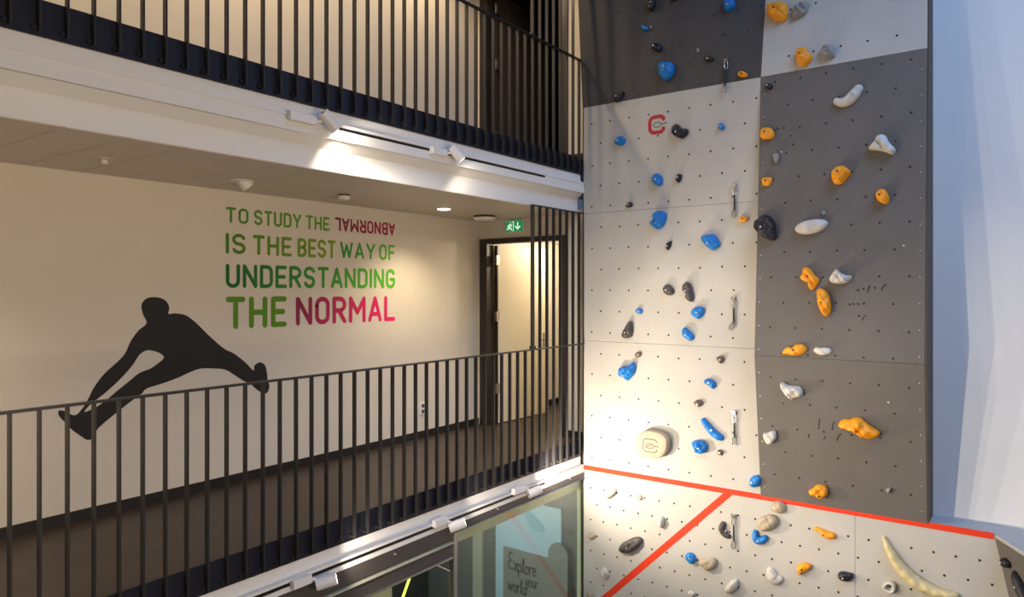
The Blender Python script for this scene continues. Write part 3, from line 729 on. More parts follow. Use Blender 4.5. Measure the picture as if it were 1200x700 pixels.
# ------------------------------------------------------------------ climbing holds
HOLDS = [
('d','black',0.07,3.4599,3.2178,[(0.0443,-0.0179),(0.0355,-0.0571),(0.0151,-0.0817),(-0.0068,-0.0806),(-0.0241,-0.0688),(-0.0398,-0.0516),(-0.0489,-0.0204),(-0.0455,0.0184),(-0.033,0.0533),(-0.0142,0.0774),(0.007,0.0847),(0.0259,0.0747),(0.0388,0.0508),(0.0446,0.0188)],(0.0036,0.0084),'black elongated hold at the very top of the dark upper panel'),
('d','black',0.05,3.2106,3.2312,[(0.0347,-0.007),(0.0326,-0.0176),(0.0245,-0.0261),(0.0094,-0.0288),(-0.0076,-0.0243),(-0.0211,-0.0149),(-0.0294,-0.0043),(-0.0348,0.007),(-0.0354,0.0191),(-0.0253,0.0271),(-0.0088,0.0271),(0.0071,0.0227),(0.0218,0.0155),(0.032,0.0046)],None,'black hold cut by the top edge of the picture on the dark upper panel'),
('d','blue',0.08,2.6056,3.0384,[(0.0639,-0.0134),(0.0569,-0.0426),(0.0403,-0.0627),(0.0175,-0.0744),(-0.0117,-0.0751),(-0.0418,-0.0557),(-0.0576,-0.0206),(-0.059,0.0123),(-0.0563,0.0421),(-0.0438,0.0682),(-0.0184,0.0784),(0.0111,0.0715),(0.0386,0.0519),(0.0584,0.021)],(-0.004,-0.0206),'round blue hold at the top of the dark upper panel,near its right edge'),
('d','blue',0.035,3.5391,2.9687,[(-0.0364,0.0445),(-0.0137,0.0293),(0.0466,-0.0076),(0.0432,-0.0324),(-0.0038,-0.0309),(-0.0361,-0.003)],None,'tiny blue wedge hold on the dark upper panel'),
('d','black',0.05,3.3907,2.7155,[(0.0577,-0.0329),(0.0505,-0.0493),(0.029,-0.0559),(-0.0018,-0.0466),(-0.0305,-0.0289),(-0.0541,-0.007),(-0.0654,0.0166),(-0.0609,0.0347),(-0.0476,0.0465),(-0.0269,0.0521),(0.0018,0.0478),(0.0327,0.0313),(0.0542,0.0071),(0.0599,-0.0153)],(-0.034,0.0171),'black oval hold directly above the big blue hold on the dark panel'),
('d','blue',0.1,3.2681,2.4232,[(-0.0781,0.1001),(-0.0036,0.1047),(0.0767,0.0724),(0.0951,0.0064),(0.0712,-0.0608),(0.0203,-0.1057),(-0.0211,-0.1021),(-0.0713,-0.045),(-0.0918,0.0305)],(-0.0018,0.0326),'large blue tapered hold on the dark upper panel'),
('d','grey',0.03,2.9199,2.5959,[(0.0193,-0.0036),(0.0191,-0.0143),(0.0138,-0.0219),(0.0054,-0.0241),(-0.0035,-0.0225),(-0.0119,-0.0166),(-0.0169,-0.0067),(-0.0181,0.0034),(-0.0179,0.0134),(-0.0142,0.0226),(-0.0058,0.0261),(0.0036,0.0226),(0.011,0.0153),(0.0161,0.0064)],None,'tiny grey hold in the middle of the dark upper panel'),
('d','black',0.04,2.7944,2.4789,[(0.0509,-0.0095),(0.049,-0.0237),(0.033,-0.0311),(0.0116,-0.0304),(-0.0091,-0.0264),(-0.0295,-0.0183),(-0.0437,-0.0051),(-0.0482,0.009),(-0.0462,0.0223),(-0.0341,0.0322),(-0.0126,0.0331),(0.0091,0.0265),(0.0269,0.0168),(0.0418,0.0049)],(-0.0138,-0.0027),'small black oval hold left of the topmost quickdraw'),
('d','orange',0.05,2.4241,2.2359,[(0.055,-0.0131),(0.0519,-0.0256),(0.0362,-0.0326),(0.0129,-0.0327),(-0.0128,-0.027),(-0.0359,-0.0154),(-0.0479,-0.0008),(-0.0508,0.0121),(-0.0507,0.025),(-0.0388,0.0349),(-0.0136,0.0347),(0.0123,0.0259),(0.0329,0.0141),(0.0479,0.0008)],(-0.0032,-0.0029),'small flat orange hold at the lower right of the dark upper panel'),
('d','black',0.06,3.843,2.2317,[(0.0463,0.0541),(0.0584,0.0302),(0.0378,-0.0106),(-0.0036,-0.0518),(-0.0449,-0.0602),(-0.061,-0.0208),(-0.0399,0.0164),(0.0055,0.0423)],(-0.0236,0.0046),'black tapered hold on the lower left seam of the dark upper panel'),
('d','blue',0.06,3.8322,1.7187,[(0.0499,-0.0375),(0.0271,-0.0495),(0.0018,-0.0523),(-0.0243,-0.0484),(-0.0504,-0.0359),(-0.0668,-0.0116),(-0.0625,0.0153),(-0.0462,0.0347),(-0.0272,0.0497),(-0.0019,0.057),(0.0251,0.0501),(0.047,0.0334),(0.0622,0.0107),(0.0641,-0.0158)],(-0.0206,0.0044),'blue oval hold left of and below the red C emblem'),
('d','black',0.08,3.1089,1.74,[(-0.0826,0.0582),(-0.0416,0.0824),(0.001,0.0556),(0.0323,0.0165),(0.0835,0.0131),(0.1017,-0.0188),(0.0835,-0.0598),(0.0286,-0.0876),(-0.036,-0.062),(-0.0826,-0.0209),(-0.0919,0.0243)],(-0.023,-0.0164),'large black kidney-shaped hold right of the red C emblem'),
('d','blue',0.04,2.6472,1.7241,[(0.0355,-0.0175),(0.0296,-0.0338),(0.0129,-0.0393),(-0.0044,-0.0343),(-0.019,-0.0263),(-0.0308,-0.0143),(-0.0345,0.0013),(-0.0313,0.0154),(-0.0262,0.0299),(-0.0137,0.0418),(0.0052,0.04),(0.0191,0.0264),(0.0256,0.0119),(0.0315,-0.0012)],(-0.0034,0.0038),'small blue hold near the upper right of the white tall panel'),
('d','blue',0.07,3.3694,1.2298,[(0.0508,0.0204),(0.0585,-0.0119),(0.0576,-0.0402),(0.0471,-0.0624),(0.0265,-0.0737),(-0.0011,-0.0698),(-0.0291,-0.0501),(-0.0514,-0.0207),(-0.0642,0.0131),(-0.0601,0.0419),(-0.0441,0.0584),(-0.025,0.0694),(0.0012,0.0725),(0.0313,0.0538)],(-0.0038,-0.0014),'blue egg-shaped hold leaning left,right above the blue notched hold'),
('d','black',0.05,3.1204,1.2255,[(0.0293,-0.0117),(0.0221,-0.0307),(0.0086,-0.0468),(-0.0088,-0.0497),(-0.0223,-0.0399),(-0.0302,-0.0248),(-0.0337,-0.0071),(-0.0319,0.0128),(-0.0233,0.0323),(-0.0081,0.0444),(0.0082,0.0463),(0.0227,0.0407),(0.0328,0.0269),(0.034,0.0072)],(-0.0056,0.0058),'small black oval hold right of the blue egg-shaped hold'),
('d','black',0.04,3.718,0.974,[(0.0311,0.0231),(0.0397,0.0122),(0.0416,-0.0032),(0.0311,-0.0188),(0.0138,-0.0283),(-0.0035,-0.0315),(-0.0193,-0.0305),(-0.0334,-0.0249),(-0.0425,-0.0131),(-0.0403,0.0031),(-0.0289,0.0175),(-0.0139,0.0284),(0.0038,0.0343),(0.0199,0.0316)],(-0.0061,0.0023),'small black tilted hold at the left of the white tall panel'),
('d','orange',0.05,2.4111,0.7348,[(0.0531,-0.0078),(0.0449,-0.021),(0.0279,-0.0286),(0.0081,-0.0316),(-0.0148,-0.0316),(-0.0388,-0.0239),(-0.0515,-0.0082),(-0.0497,0.0073),(-0.0427,0.02),(-0.0296,0.0303),(-0.0087,0.0343),(0.0145,0.031),(0.0357,0.0219),(0.0501,0.0079)],(-0.0016,0.0001),'small yellow oval hold beside the lower carabiner of the second quickdraw'),
('d','blue',0.09,3.3623,0.7812,[(-0.0458,0.0786),(0.0118,0.1016),(0.069,0.089),(0.0974,0.043),(0.0879,-0.0271),(0.05,-0.087),(-0.0073,-0.1072),(-0.0555,-0.0816),(-0.0942,-0.0348),(-0.0651,-0.0095),(-0.0516,0.0343)],(-0.0035,-0.0362),'large blue hold with a notch on its left side'),
('d','black',0.05,3.2389,0.4942,[(0.0047,0.0382),(0.0291,0.0461),(0.031,0.0143),(0.0198,-0.0241),(-0.0047,-0.055),(-0.0293,-0.0401),(-0.0331,-0.0045),(-0.0179,0.025)],(-0.0047,-0.0091),'small black crescent hold in the middle of the white tall panel'),
('d','blue',0.09,2.7543,0.5103,[(-0.111,0.0631),(-0.0368,0.0802),(0.0296,0.0839),(0.0678,0.0332),(0.0988,-0.044),(0.0591,-0.073),(0.0157,-0.0919),(-0.0456,-0.0472),(-0.0809,-0.0032)],(-0.028,-0.0121),'large blue pointed hold with corners at both ends'),
('d','darkgrey',0.06,3.2381,-0.0007,[(0.0469,0.0254),(0.0627,0.0008),(0.0654,-0.0293),(0.0475,-0.051),(0.0212,-0.0583),(-0.0048,-0.057),(-0.0303,-0.0476),(-0.0515,-0.0279),(-0.0635,-0.0008),(-0.0612,0.0274),(-0.0461,0.0495),(-0.0227,0.0623),(0.0051,0.0611),(0.029,0.0457)],(-0.0189,-0.0018),'dark grey egg-shaped hold,left of a pair'),
('d','darkgrey',0.08,3.0111,-0.0271,[(-0.0545,0.0909),(-0.0142,0.1167),(0.0257,0.0905),(0.0438,0.0299),(0.0619,-0.065),(0.0492,-0.0996),(0.004,-0.0914),(-0.0234,-0.0569),(0.004,-0.0446),(-0.0325,-0.0048),(-0.0655,0.0352)],(-0.0142,0.0178),'dark grey long hooked hold,right of a pair'),
('d','blue',0.04,3.5958,-0.2376,[(0.0402,0.0007),(0.0409,-0.0132),(0.0307,-0.0266),(0.0104,-0.0321),(-0.0096,-0.0299),(-0.0265,-0.0239),(-0.039,-0.0139),(-0.0437,-0.0008),(-0.0403,0.013),(-0.0284,0.0247),(-0.0103,0.0316),(0.0103,0.0321),(0.0278,0.0251),(0.0366,0.0131)],(-0.0,0.0),'smallest round blue hold on the white tall panel'),
('d','blue',0.07,2.9062,-0.242,[(-0.0393,0.0487),(0.0145,0.0633),(0.0679,0.0503),(0.0749,0.0025),(0.0501,-0.0493),(0.0056,-0.071),(-0.0393,-0.0479),(-0.0736,-0.0175),(-0.0628,0.0207)],(0.0056,-0.0005),'blue rounded triangular hold,above a tilted blue hold'),
('d','blue',0.06,3.0202,-0.4797,[(-0.0543,0.0579),(-0.0231,0.071),(0.0188,0.0429),(0.0677,-0.0039),(0.0749,-0.0467),(0.0369,-0.0708),(-0.0085,-0.0553),(-0.0543,-0.0171),(-0.0598,0.0228)],(-0.0085,-0.0067),'blue tilted oblong hold below the rounded triangular one'),
('d','darkgrey',0.08,3.7306,-0.4627,[(0.0146,0.101),(0.0448,0.1072),(0.0548,0.0619),(0.0588,-0.0108),(0.0448,-0.0659),(-0.0057,-0.0898),(-0.0565,-0.0882),(-0.079,-0.0615),(-0.0565,-0.0056),(-0.0219,0.0506)],(-0.0158,-0.0225),'tall dark teardrop hold with its tip up,far left of the white panel'),
('d','brown',0.03,3.6077,-0.7337,[(0.0404,0.0087),(0.0379,-0.0036),(0.0311,-0.0163),(0.0159,-0.0271),(-0.0045,-0.0319),(-0.0237,-0.0293),(-0.0368,-0.0208),(-0.0427,-0.0092),(-0.0414,0.004),(-0.0308,0.0162),(-0.0147,0.025),(0.0044,0.0311),(0.0253,0.0313),(0.0387,0.0219)],(-0.0,-0.0),'small brown hold above the lit blue heart-shaped hold'),
('d','brown',0.05,2.6578,-0.7342,[(-0.0346,0.0229),(0.0086,0.0388),(0.0378,0.0185),(0.0378,-0.0202),(0.0086,-0.0422),(-0.0207,-0.0237),(-0.038,0.0058)],(0.0052,-0.0019),'small brown rounded hold right of centre above the blue bean'),
('d','blue',0.09,3.7386,-0.9304,[(-0.114,-0.0101),(-0.0976,0.0315),(-0.0464,0.0532),(0.0084,0.053),(0.0548,0.1015),(0.0969,0.0949),(0.1009,0.0316),(0.0809,-0.0333),(0.0448,-0.0723),(0.0044,-0.1082),(-0.0403,-0.0785),(-0.0976,-0.0643)],(-0.0199,-0.0459),'large bright blue heart-shaped hold near the left edge of the white panel'),
('d','blue',0.06,2.7672,-0.996,[(-0.0638,0.0293),(-0.0285,0.0473),(0.0241,0.041),(0.0555,0.0128),(0.0589,-0.0293),(0.0381,-0.0565),(0.0066,-0.0335),(-0.0285,-0.0107),(-0.0638,0.0002)],(-0.0074,0.0114),'blue bean-shaped hold below a small brown one'),
('d','brown',0.05,2.8991,-1.2198,[(-0.0442,0.0136),(-0.0137,0.0319),(0.031,0.036),(0.0523,0.0088),(0.0399,-0.0233),(0.0042,-0.0387),(-0.0262,-0.0244),(-0.0442,-0.0037)],(0.0007,-0.0098),'small brown hold with a pointed left end above the blue diagonal bar'),
('e','beige',0.11,3.4191,-1.7304,[(-0.1796,-0.0087),(-0.1677,0.0648),(-0.1245,0.1274),(-0.0465,0.1651),(0.0497,0.1657),(0.1352,0.1511),(0.1971,0.1008),(0.2009,0.0138),(0.1728,-0.06),(0.1163,-0.1186),(0.0306,-0.1376),(-0.0271,-0.1279),(-0.0756,-0.1435),(-0.1343,-0.1248),(-0.1677,-0.07)],None,'large beige rounded hold engraved with a C emblem'),
('s','blue',0.055,2.7264,-1.5221,[(-0.1142,0.12,0.0291),(-0.0789,0.0795,0.0359),(-0.0437,0.0374,0.0409),(0.0,0.0,0.0407),(0.0434,-0.0253,0.0406),(0.0727,-0.0386,0.0338)],(-0.0174,0.0353),'long blue diagonal bar-shaped hold below the bean'),
('d','blue',0.09,2.8823,-1.6876,[(-0.087,0.0094),(-0.069,0.0548),(-0.0152,0.0753),(0.0471,0.066),(0.0824,0.0312),(0.0824,-0.02),(0.0559,-0.0576),(0.0027,-0.07),(-0.0474,-0.063),(-0.0546,-0.0261)],(0.0116,-0.0002),'blue round shell-shaped hold beside the big emblem hold'),
('d','brown',0.04,2.6593,-1.7162,[(0.0309,0.0041),(0.0285,-0.0081),(0.0201,-0.0192),(0.0073,-0.0267),(-0.0074,-0.0291),(-0.0199,-0.0245),(-0.0263,-0.0146),(-0.0285,-0.0038),(-0.0289,0.0082),(-0.0218,0.0209),(-0.0075,0.0275),(0.0069,0.0271),(0.0187,0.0229),(0.0274,0.0152)],(0.0,-0.0),'tiny brown hold below the blue diagonal bar'),
('d','blue',0.07,2.2945,-1.9624,[(-0.0415,0.0271),(-0.0089,0.0567),(0.0398,0.0675),(0.0678,0.042),(0.0621,-0.0143),(0.0236,-0.0528),(-0.0252,-0.0657),(-0.053,-0.0439),(-0.0513,-0.0041)],(-0.017,-0.0069),'blue squarish hold just above the red tape at the panel edge'),
('d','white',0.07,3.9625,-2.3672,[(-0.0612,-0.0077),(-0.0338,0.0379),(0.029,0.0668),(0.0767,0.0525),(0.0643,0.0041),(0.0185,-0.0408),(-0.0338,-0.0684),(-0.0612,-0.0451)],(-0.0128,0.0041),'white pointed hold below the red tape at the far left'),
('d','beige',0.03,3.5938,-2.3571,[(0.0244,0.017),(0.0305,0.0059),(0.0319,-0.008),(0.0244,-0.0211),(0.0111,-0.0281),(-0.0028,-0.0285),(-0.0148,-0.0247),(-0.0255,-0.0178),(-0.0331,-0.0064),(-0.0319,0.008),(-0.0227,0.0196),(-0.0107,0.0273),(0.003,0.0306),(0.0158,0.0263)],(0.0,-0.0),'small beige pebble hold just under the red tape'),
('d','white',0.07,3.3264,-2.5762,[(-0.0181,0.0488),(0.0105,0.063),(0.0352,0.0322),(0.0295,-0.0309),(0.0105,-0.0701),(-0.0143,-0.0536),(-0.0277,-0.0153),(-0.0258,0.026)],(-0.0029,0.0126),'slim white upright hold between the two red tape lines'),
('d','beige',0.04,4.2123,-2.9117,[(0.0488,-0.0056),(0.0393,-0.023),(0.0199,-0.036),(-0.0039,-0.041),(-0.0278,-0.04),(-0.0486,-0.031),(-0.0555,-0.013),(-0.0478,0.0055),(-0.0362,0.0211),(-0.0197,0.0357),(0.0042,0.0442),(0.0289,0.0417),(0.0457,0.0292),(0.0512,0.012)],(0.0,0.0),'beige oval pebble hold left of the speckled black hold'),
('d','darkgrey',0.08,3.7053,-2.9155,[(-0.1454,-0.0658),(-0.1125,-0.0127),(-0.0411,0.0426),(0.0295,0.09),(0.0994,0.1171),(0.1489,0.1055),(0.1489,0.0604),(0.1094,0.0068),(0.0395,-0.0572),(-0.031,-0.098),(-0.1125,-0.1047),(-0.1433,-0.0893)],(-0.0209,-0.0209),'large speckled black sausage-shaped hold left of the diagonal tape'),
('d','white',0.06,4.0357,-3.3103,[(-0.0475,0.0274),(-0.0156,0.0591),(0.0267,0.0501),(0.0519,0.0094),(0.0477,-0.0382),(0.0161,-0.0644),(-0.0262,-0.0371),(-0.0539,-0.006)],(-0.0114,0.0282),'white knobbly hold under the speckled black one,at lower left'),
('d','beige',0.04,4.2406,-3.6201,[(0.0357,0.0203),(0.0394,0.0009),(0.0328,-0.0166),(0.0218,-0.0287),(0.0092,-0.0388),(-0.0076,-0.0437),(-0.024,-0.0356),(-0.0335,-0.0191),(-0.0374,-0.0009),(-0.0346,0.0175),(-0.0237,0.0313),(-0.009,0.0384),(0.007,0.0402),(0.0234,0.0347)],None,'small beige hold cut by the bottom edge,far left'),
('d','blue',0.06,2.9859,-2.9041,[(-0.0519,0.0248),(-0.0154,0.0536),(0.0298,0.0513),(0.0551,0.0137),(0.0479,-0.0345),(0.0118,-0.0599),(-0.0245,-0.0386),(-0.0537,-0.0104)],(-0.0027,0.0061),'blue oval hold beside a beige hold right of the diagonal tape'),
('d','beige',0.07,2.7966,-2.9145,[(-0.0951,-0.0088),(-0.0595,0.0369),(-0.024,0.0413),(0.02,0.0682),(0.0759,0.072),(0.1036,0.0359),(0.0898,-0.018),(0.0375,-0.064),(-0.0152,-0.0814),(-0.0506,-0.0502),(-0.0862,-0.0326)],(-0.0117,-0.0191),'beige pear-shaped hold beside the blue oval one'),
('s','darkgrey',0.05,2.632,-2.5472,[(0.0051,0.0768,0.0303),(-0.0086,0.0404,0.0337),(0.0,0.0,0.0337),(0.0257,-0.0251,0.032),(0.0564,-0.0391,0.0268)],(0.0342,0.0153),'dark grey curved hold left of the lowest quickdraw'),
('d','white',0.07,2.5369,-3.1041,[(-0.0666,-0.0317),(-0.0411,0.0132),(0.0098,0.0707),(0.0602,0.0944),(0.0735,0.0528),(0.0602,-0.0004),(0.0098,-0.0546),(-0.0411,-0.0807),(-0.0666,-0.0653)],(0.0013,-0.0015),'white slanting hold at the bottom edge below the lowest quickdraw'),
('d','white',0.04,2.9774,-3.2928,[(0.0343,-0.0103),(0.0233,-0.0224),(0.009,-0.0323),(-0.0091,-0.0356),(-0.0259,-0.0309),(-0.0379,-0.0199),(-0.0418,-0.0047),(-0.037,0.0111),(-0.0251,0.024),(-0.0086,0.031),(0.0083,0.0328),(0.0259,0.0309),(0.0407,0.0214),(0.0429,0.0048)],None,'small white hold cut by the bottom edge below the blue oval'),
('d','beige',0.06,2.0578,-2.1867,[(0.0641,-0.0296),(0.0447,-0.0515),(0.0155,-0.0611),(-0.015,-0.0583),(-0.0447,-0.0487),(-0.0709,-0.0283),(-0.0777,0.0025),(-0.0633,0.0293),(-0.0418,0.0483),(-0.0154,0.0607),(0.016,0.0623),(0.0461,0.0502),(0.0669,0.0267),(0.0724,-0.0023)],(-0.0361,-0.0065),'beige oval hold touching the underside of the red tape'),
('d','beige',0.08,2.1644,-2.3644,[(0.1055,0.0432),(0.1018,0.0055),(0.076,-0.0321),(0.0377,-0.062),(-0.0072,-0.0855),(-0.0574,-0.095),(-0.0935,-0.0771),(-0.1032,-0.0423),(-0.0984,-0.0053),(-0.0784,0.0331),(-0.0402,0.0661),(0.0073,0.0861),(0.0541,0.0895),(0.0894,0.0737)],(-0.0223,-0.0222),'large beige round hold above the blue crescent'),
('s','blue',0.06,2.2647,-2.5626,[(-0.0243,0.0687,0.0311),(-0.0211,0.0284,0.0393),(0.0,0.0,0.0425),(0.0387,0.008,0.0391),(0.0756,0.0368,0.0293)],(0.0065,0.0013),'blue crescent hold under the large beige round hold'),
('s','orange',0.055,1.6325,-2.3623,[(-0.0763,0.0284,0.0203),(-0.0409,0.0198,0.0234),(0.0,0.0,0.0342),(0.0363,-0.0113,0.0372),(0.0753,-0.0126,0.0339)],(0.0073,-0.0109),'orange club-shaped hold below the red tape'),
('d','orange',0.07,1.8206,-2.749,[(-0.0559,0.0146),(-0.0256,0.042),(0.0195,0.0617),(0.0747,0.0522),(0.0643,0.0107),(0.027,-0.0216),(-0.0105,-0.0461),(-0.0407,-0.0737),(-0.0544,-0.0405)],(-0.003,0.003),'orange wedge hold on the lower white wall'),
('s','white',0.06,2.0939,-2.9258,[(-0.0395,0.0666,0.0486),(-0.0268,0.0291,0.0582),(0.0,0.0,0.0549),(0.0423,0.0166,0.0386)],(0.0079,-0.0062),'white L-shaped hold left of the orange wedge'),
('d','black',0.07,1.4381,-2.7325,[(-0.0663,-0.0091),(-0.052,0.025),(-0.0138,0.04),(0.0284,0.0392),(0.0634,0.0368),(0.0689,0.0001),(0.0354,-0.0413),(-0.0138,-0.0501),(-0.052,-0.0409)],(-0.0138,-0.0119),'black bean-shaped hold near the bottom right seam'),
('r','white',0.06,1.061,-2.7444,[(0.0533,0.0004),(0.0492,-0.0232),(0.0322,-0.0464),(0.0038,-0.057),(-0.0233,-0.0542),(-0.045,-0.0431),(-0.058,-0.0241),(-0.0585,-0.0005),(-0.0488,0.023),(-0.0298,0.043),(-0.0038,0.056),(0.0249,0.058),(0.0471,0.0451),(0.0544,0.0226)],(0.0039,-0.0035),'white ring-shaped hold below the long pale banana hold'),
('s','beige',0.1,0.8505,-2.6409,[(-0.2568,0.342,0.0148),(-0.2329,0.2834,0.0266),(-0.1934,0.2108,0.0368),(-0.1477,0.1329,0.0454),(-0.083,0.0601,0.0525),(0.0,0.0,0.055),(0.088,-0.0361,0.0516),(0.1745,-0.0574,0.0455),(0.2597,-0.0572,0.0367),(0.3138,-0.052,0.0225)],(0.0228,0.0445),'very long pale yellow banana-shaped hold at lower right'),
('d','orange',0.1,2.09,2.8419,[(-0.1202,0.0952),(-0.0545,0.0997),(0.0192,0.0931),(0.0852,0.0559),(0.0976,-0.0073),(0.0947,-0.0833),(0.0694,-0.1194),(-0.0119,-0.0954),(-0.0794,-0.0469),(-0.1073,0.0128)],(-0.0257,0.0171),'large orange hold at the top left of the white upper right panel'),
('d','grey',0.07,1.8781,2.7944,[(-0.0749,0.0082),(-0.0488,0.0607),(0.005,0.0883),(0.0672,0.083),(0.0844,0.0332),(0.0713,-0.0301),(0.0339,-0.0588),(-0.0124,-0.0637),(-0.0552,-0.0866),(-0.0731,-0.0347)],(-0.0009,0.0393),'grey rough rock hold beside the large orange one'),
('d','orange',0.09,1.8159,2.3039,[(-0.0738,0.07),(-0.0367,0.0985),(0.0092,0.0886),(0.0411,0.0376),(0.0768,-0.0025),(0.0738,-0.0458),(0.0452,-0.0825),(-0.0066,-0.1002),(-0.0563,-0.0659),(-0.0758,0.0041)],(-0.0229,0.0131),'orange rounded hold on the white upper right panel above the seam'),
('d','grey',0.08,1.6019,2.3031,[(-0.0679,0.0256),(-0.0412,0.0684),(0.0098,0.0735),(0.0611,0.0497),(0.07,-0.0191),(0.0639,-0.0623),(0.0136,-0.0682),(-0.0451,-0.0517),(-0.0667,-0.0151)],(-0.0062,0.0191),'grey domed hold beside the orange rounded hold'),
('d','black',0.04,2.1539,2.0644,[(0.0367,-0.013),(0.0324,-0.0267),(0.0202,-0.0351),(0.0033,-0.0334),(-0.0118,-0.0259),(-0.0254,-0.0161),(-0.0367,-0.0023),(-0.04,0.0141),(-0.0332,0.0275),(-0.0188,0.0327),(-0.0032,0.0316),(0.0124,0.0273),(0.0274,0.0174),(0.0359,0.0023)],(-0.0113,0.0052),'small black hold at the top left of the dark grey column'),
('s','white',0.07,1.3975,1.8085,[(-0.1098,-0.001,0.0343),(-0.0557,-0.022,0.0434),(0.0,0.0,0.0525),(0.0412,0.0395,0.0523),(0.075,0.0875,0.043)],(0.0384,0.0353),'white boomerang-shaped hold in the upper grey column'),
('d','orange',0.07,2.1598,1.5827,[(-0.0648,0.0124),(-0.0481,0.0513),(-0.0084,0.059),(0.0472,0.0416),(0.0749,-0.006),(0.065,-0.0567),(-0.0058,-0.0608),(-0.062,-0.0405)],(-0.0072,0.0048),'orange rounded hold on the left edge of the grey column,topmost one'),
('d','grey',0.04,2.0669,1.3222,[(-0.0279,0.0434),(0.0111,0.0454),(0.0319,0.0156),(0.0251,-0.0321),(0.0055,-0.059),(-0.0155,-0.0277),(-0.0305,0.0145)],None,'small grey pointed hold between two orange ones'),
('d','orange',0.05,2.1499,1.0905,[(-0.049,0.0366),(-0.0016,0.0435),(0.0505,0.0321),(0.0467,-0.0128),(0.0239,-0.0431),(-0.0234,-0.0438),(-0.0479,-0.0124)],(-0.0087,0.0052),'small orange squarish hold on the left edge of the grey column'),
('d','orange',0.1,1.4652,1.0859,[(-0.0783,0.0005),(-0.0607,0.0603),(-0.0188,0.0867),(0.0373,0.0809),(0.0936,0.022),(0.0667,-0.0285),(0.0326,-0.0709),(-0.0161,-0.0879),(-0.0588,-0.0627)],(-0.0179,0.0299),'large smooth orange hold with a pointed right side'),
('d','white',0.09,1.1163,1.3333,[(-0.1062,-0.0072),(-0.0691,0.0333),(-0.0431,0.087),(-0.0034,0.0997),(0.0363,0.0797),(0.0632,0.017),(0.116,-0.0558),(0.0931,-0.1018),(0.038,-0.0719),(-0.0282,-0.0463),(-0.1019,-0.0317)],(-0.0094,0.0408),'white bell-shaped hold high on the grey column'),
('d','orange',0.08,1.1031,0.8523,[(-0.0534,0.0424),(-0.0246,0.0696),(0.0175,0.0661),(0.0481,0.0121),(0.0577,-0.0327),(0.0425,-0.0682),(0.0032,-0.061),(-0.0367,-0.033),(-0.0556,0.0055)],(-0.0213,0.0132),'orange egg-shaped hold at the right of the grey column'),
('d','black',0.1,2.1288,0.616,[(-0.131,0.0724),(-0.0711,0.1171),(-0.0164,0.1378),(0.0311,0.1108),(0.0794,0.0282),(0.084,-0.0437),(0.0944,-0.1029),(0.0594,-0.1269),(-0.0032,-0.1083),(-0.067,-0.0686),(-0.1342,0.0072)],(-0.0449,0.0027),'large black lobed hold on the left edge of the grey column'),
('d','white',0.08,1.7175,0.6098,[(0.1521,0.0294),(0.1433,-0.003),(0.1056,-0.0344),(0.0487,-0.0591),(-0.0182,-0.0722),(-0.0805,-0.0698),(-0.1256,-0.054),(-0.1506,-0.0291),(-0.149,0.0032),(-0.1121,0.0365),(-0.0493,0.0599),(0.0175,0.0692),(0.0777,0.0674),(0.1269,0.0546)],(-0.0031,0.0095),'long white elliptical hold lying almost level on the grey column'),
('d','orange',0.07,1.7326,0.1066,[(-0.0802,0.0275),(-0.0612,0.0397),(-0.0578,0.0969),(-0.0184,0.1148),(0.026,0.0801),(0.0558,0.0336),(0.0953,-0.005),(0.079,-0.0583),(0.0437,-0.1041),(0.0102,-0.0995),(0.0036,-0.058),(0.0091,-0.035),(-0.0379,-0.027),(-0.0707,-0.0036)],(-0.0022,0.0266),'orange lobed hold shaped like a puzzle piece'),
('d','white',0.09,1.4469,0.1173,[(-0.0976,-0.0091),(-0.0716,0.0435),(-0.0371,0.0776),(-0.0017,0.0425),(0.047,0.0194),(0.0951,0.0114),(0.0914,-0.0184),(0.0549,-0.0523),(-0.0071,-0.0625),(-0.0772,-0.0516)],(-0.0416,0.0084),'white hold with a scooped dark top right of the lobed orange one'),
('d','orange',0.09,1.5873,-0.1179,[(-0.0637,0.1204),(-0.028,0.131),(0.0078,0.1128),(0.0397,0.0676),(0.0549,-0.0001),(0.0601,-0.0677),(0.0469,-0.1205),(0.0118,-0.1318),(-0.0198,-0.1068),(-0.0467,-0.0391),(-0.0651,0.0367)],(-0.0159,-0.0009),'tall orange lozenge hold,right below the lobed orange one'),
('d','grey',0.02,1.6121,0.7385,[(0.0214,-0.0014),(0.0198,-0.0107),(0.0143,-0.0185),(0.0055,-0.0228),(-0.0048,-0.0221),(-0.0133,-0.0162),(-0.0179,-0.0075),(-0.0201,0.0013),(-0.0207,0.0112),(-0.0155,0.0201),(-0.0055,0.0227),(0.0044,0.0204),(0.0129,0.0157),(0.0192,0.0081)],None,'tiny dark cap hold above the long white elliptical hold'),
('d','orange',0.07,1.849,-0.5812,[(-0.1197,-0.0392),(-0.0875,0.0135),(-0.0548,0.0259),(-0.0204,0.0214),(0.0087,0.0535),(0.0675,0.0592),(0.1119,0.0231),(0.1024,-0.0154),(0.0547,-0.0408),(0.0033,-0.0542),(-0.0713,-0.0475)],(-0.0051,-0.0025),'flat yellow two-humped hold just above the seam of the grey column'),
('s','white',0.045,1.5812,-0.5798,[(-0.067,0.0057,0.0302),(-0.0355,-0.0033,0.0361),(0.0,0.0,0.0375),(0.0324,0.0046,0.0299)],(0.0183,0.0024),'small pale double-knob hold beside the flat yellow one'),
('d','white',0.09,1.8883,-0.9771,[(-0.1027,0.0686),(-0.0692,0.0712),(-0.0473,0.0539),(0.0199,0.0467),(0.0791,0.0436),(0.1041,-0.0013),(0.0906,-0.0496),(0.0307,-0.066),(0.0074,-0.0887),(-0.0366,-0.0609),(-0.0802,-0.0171)],(-0.0136,-0.051),'white jagged hold just below the seam of the grey column'),
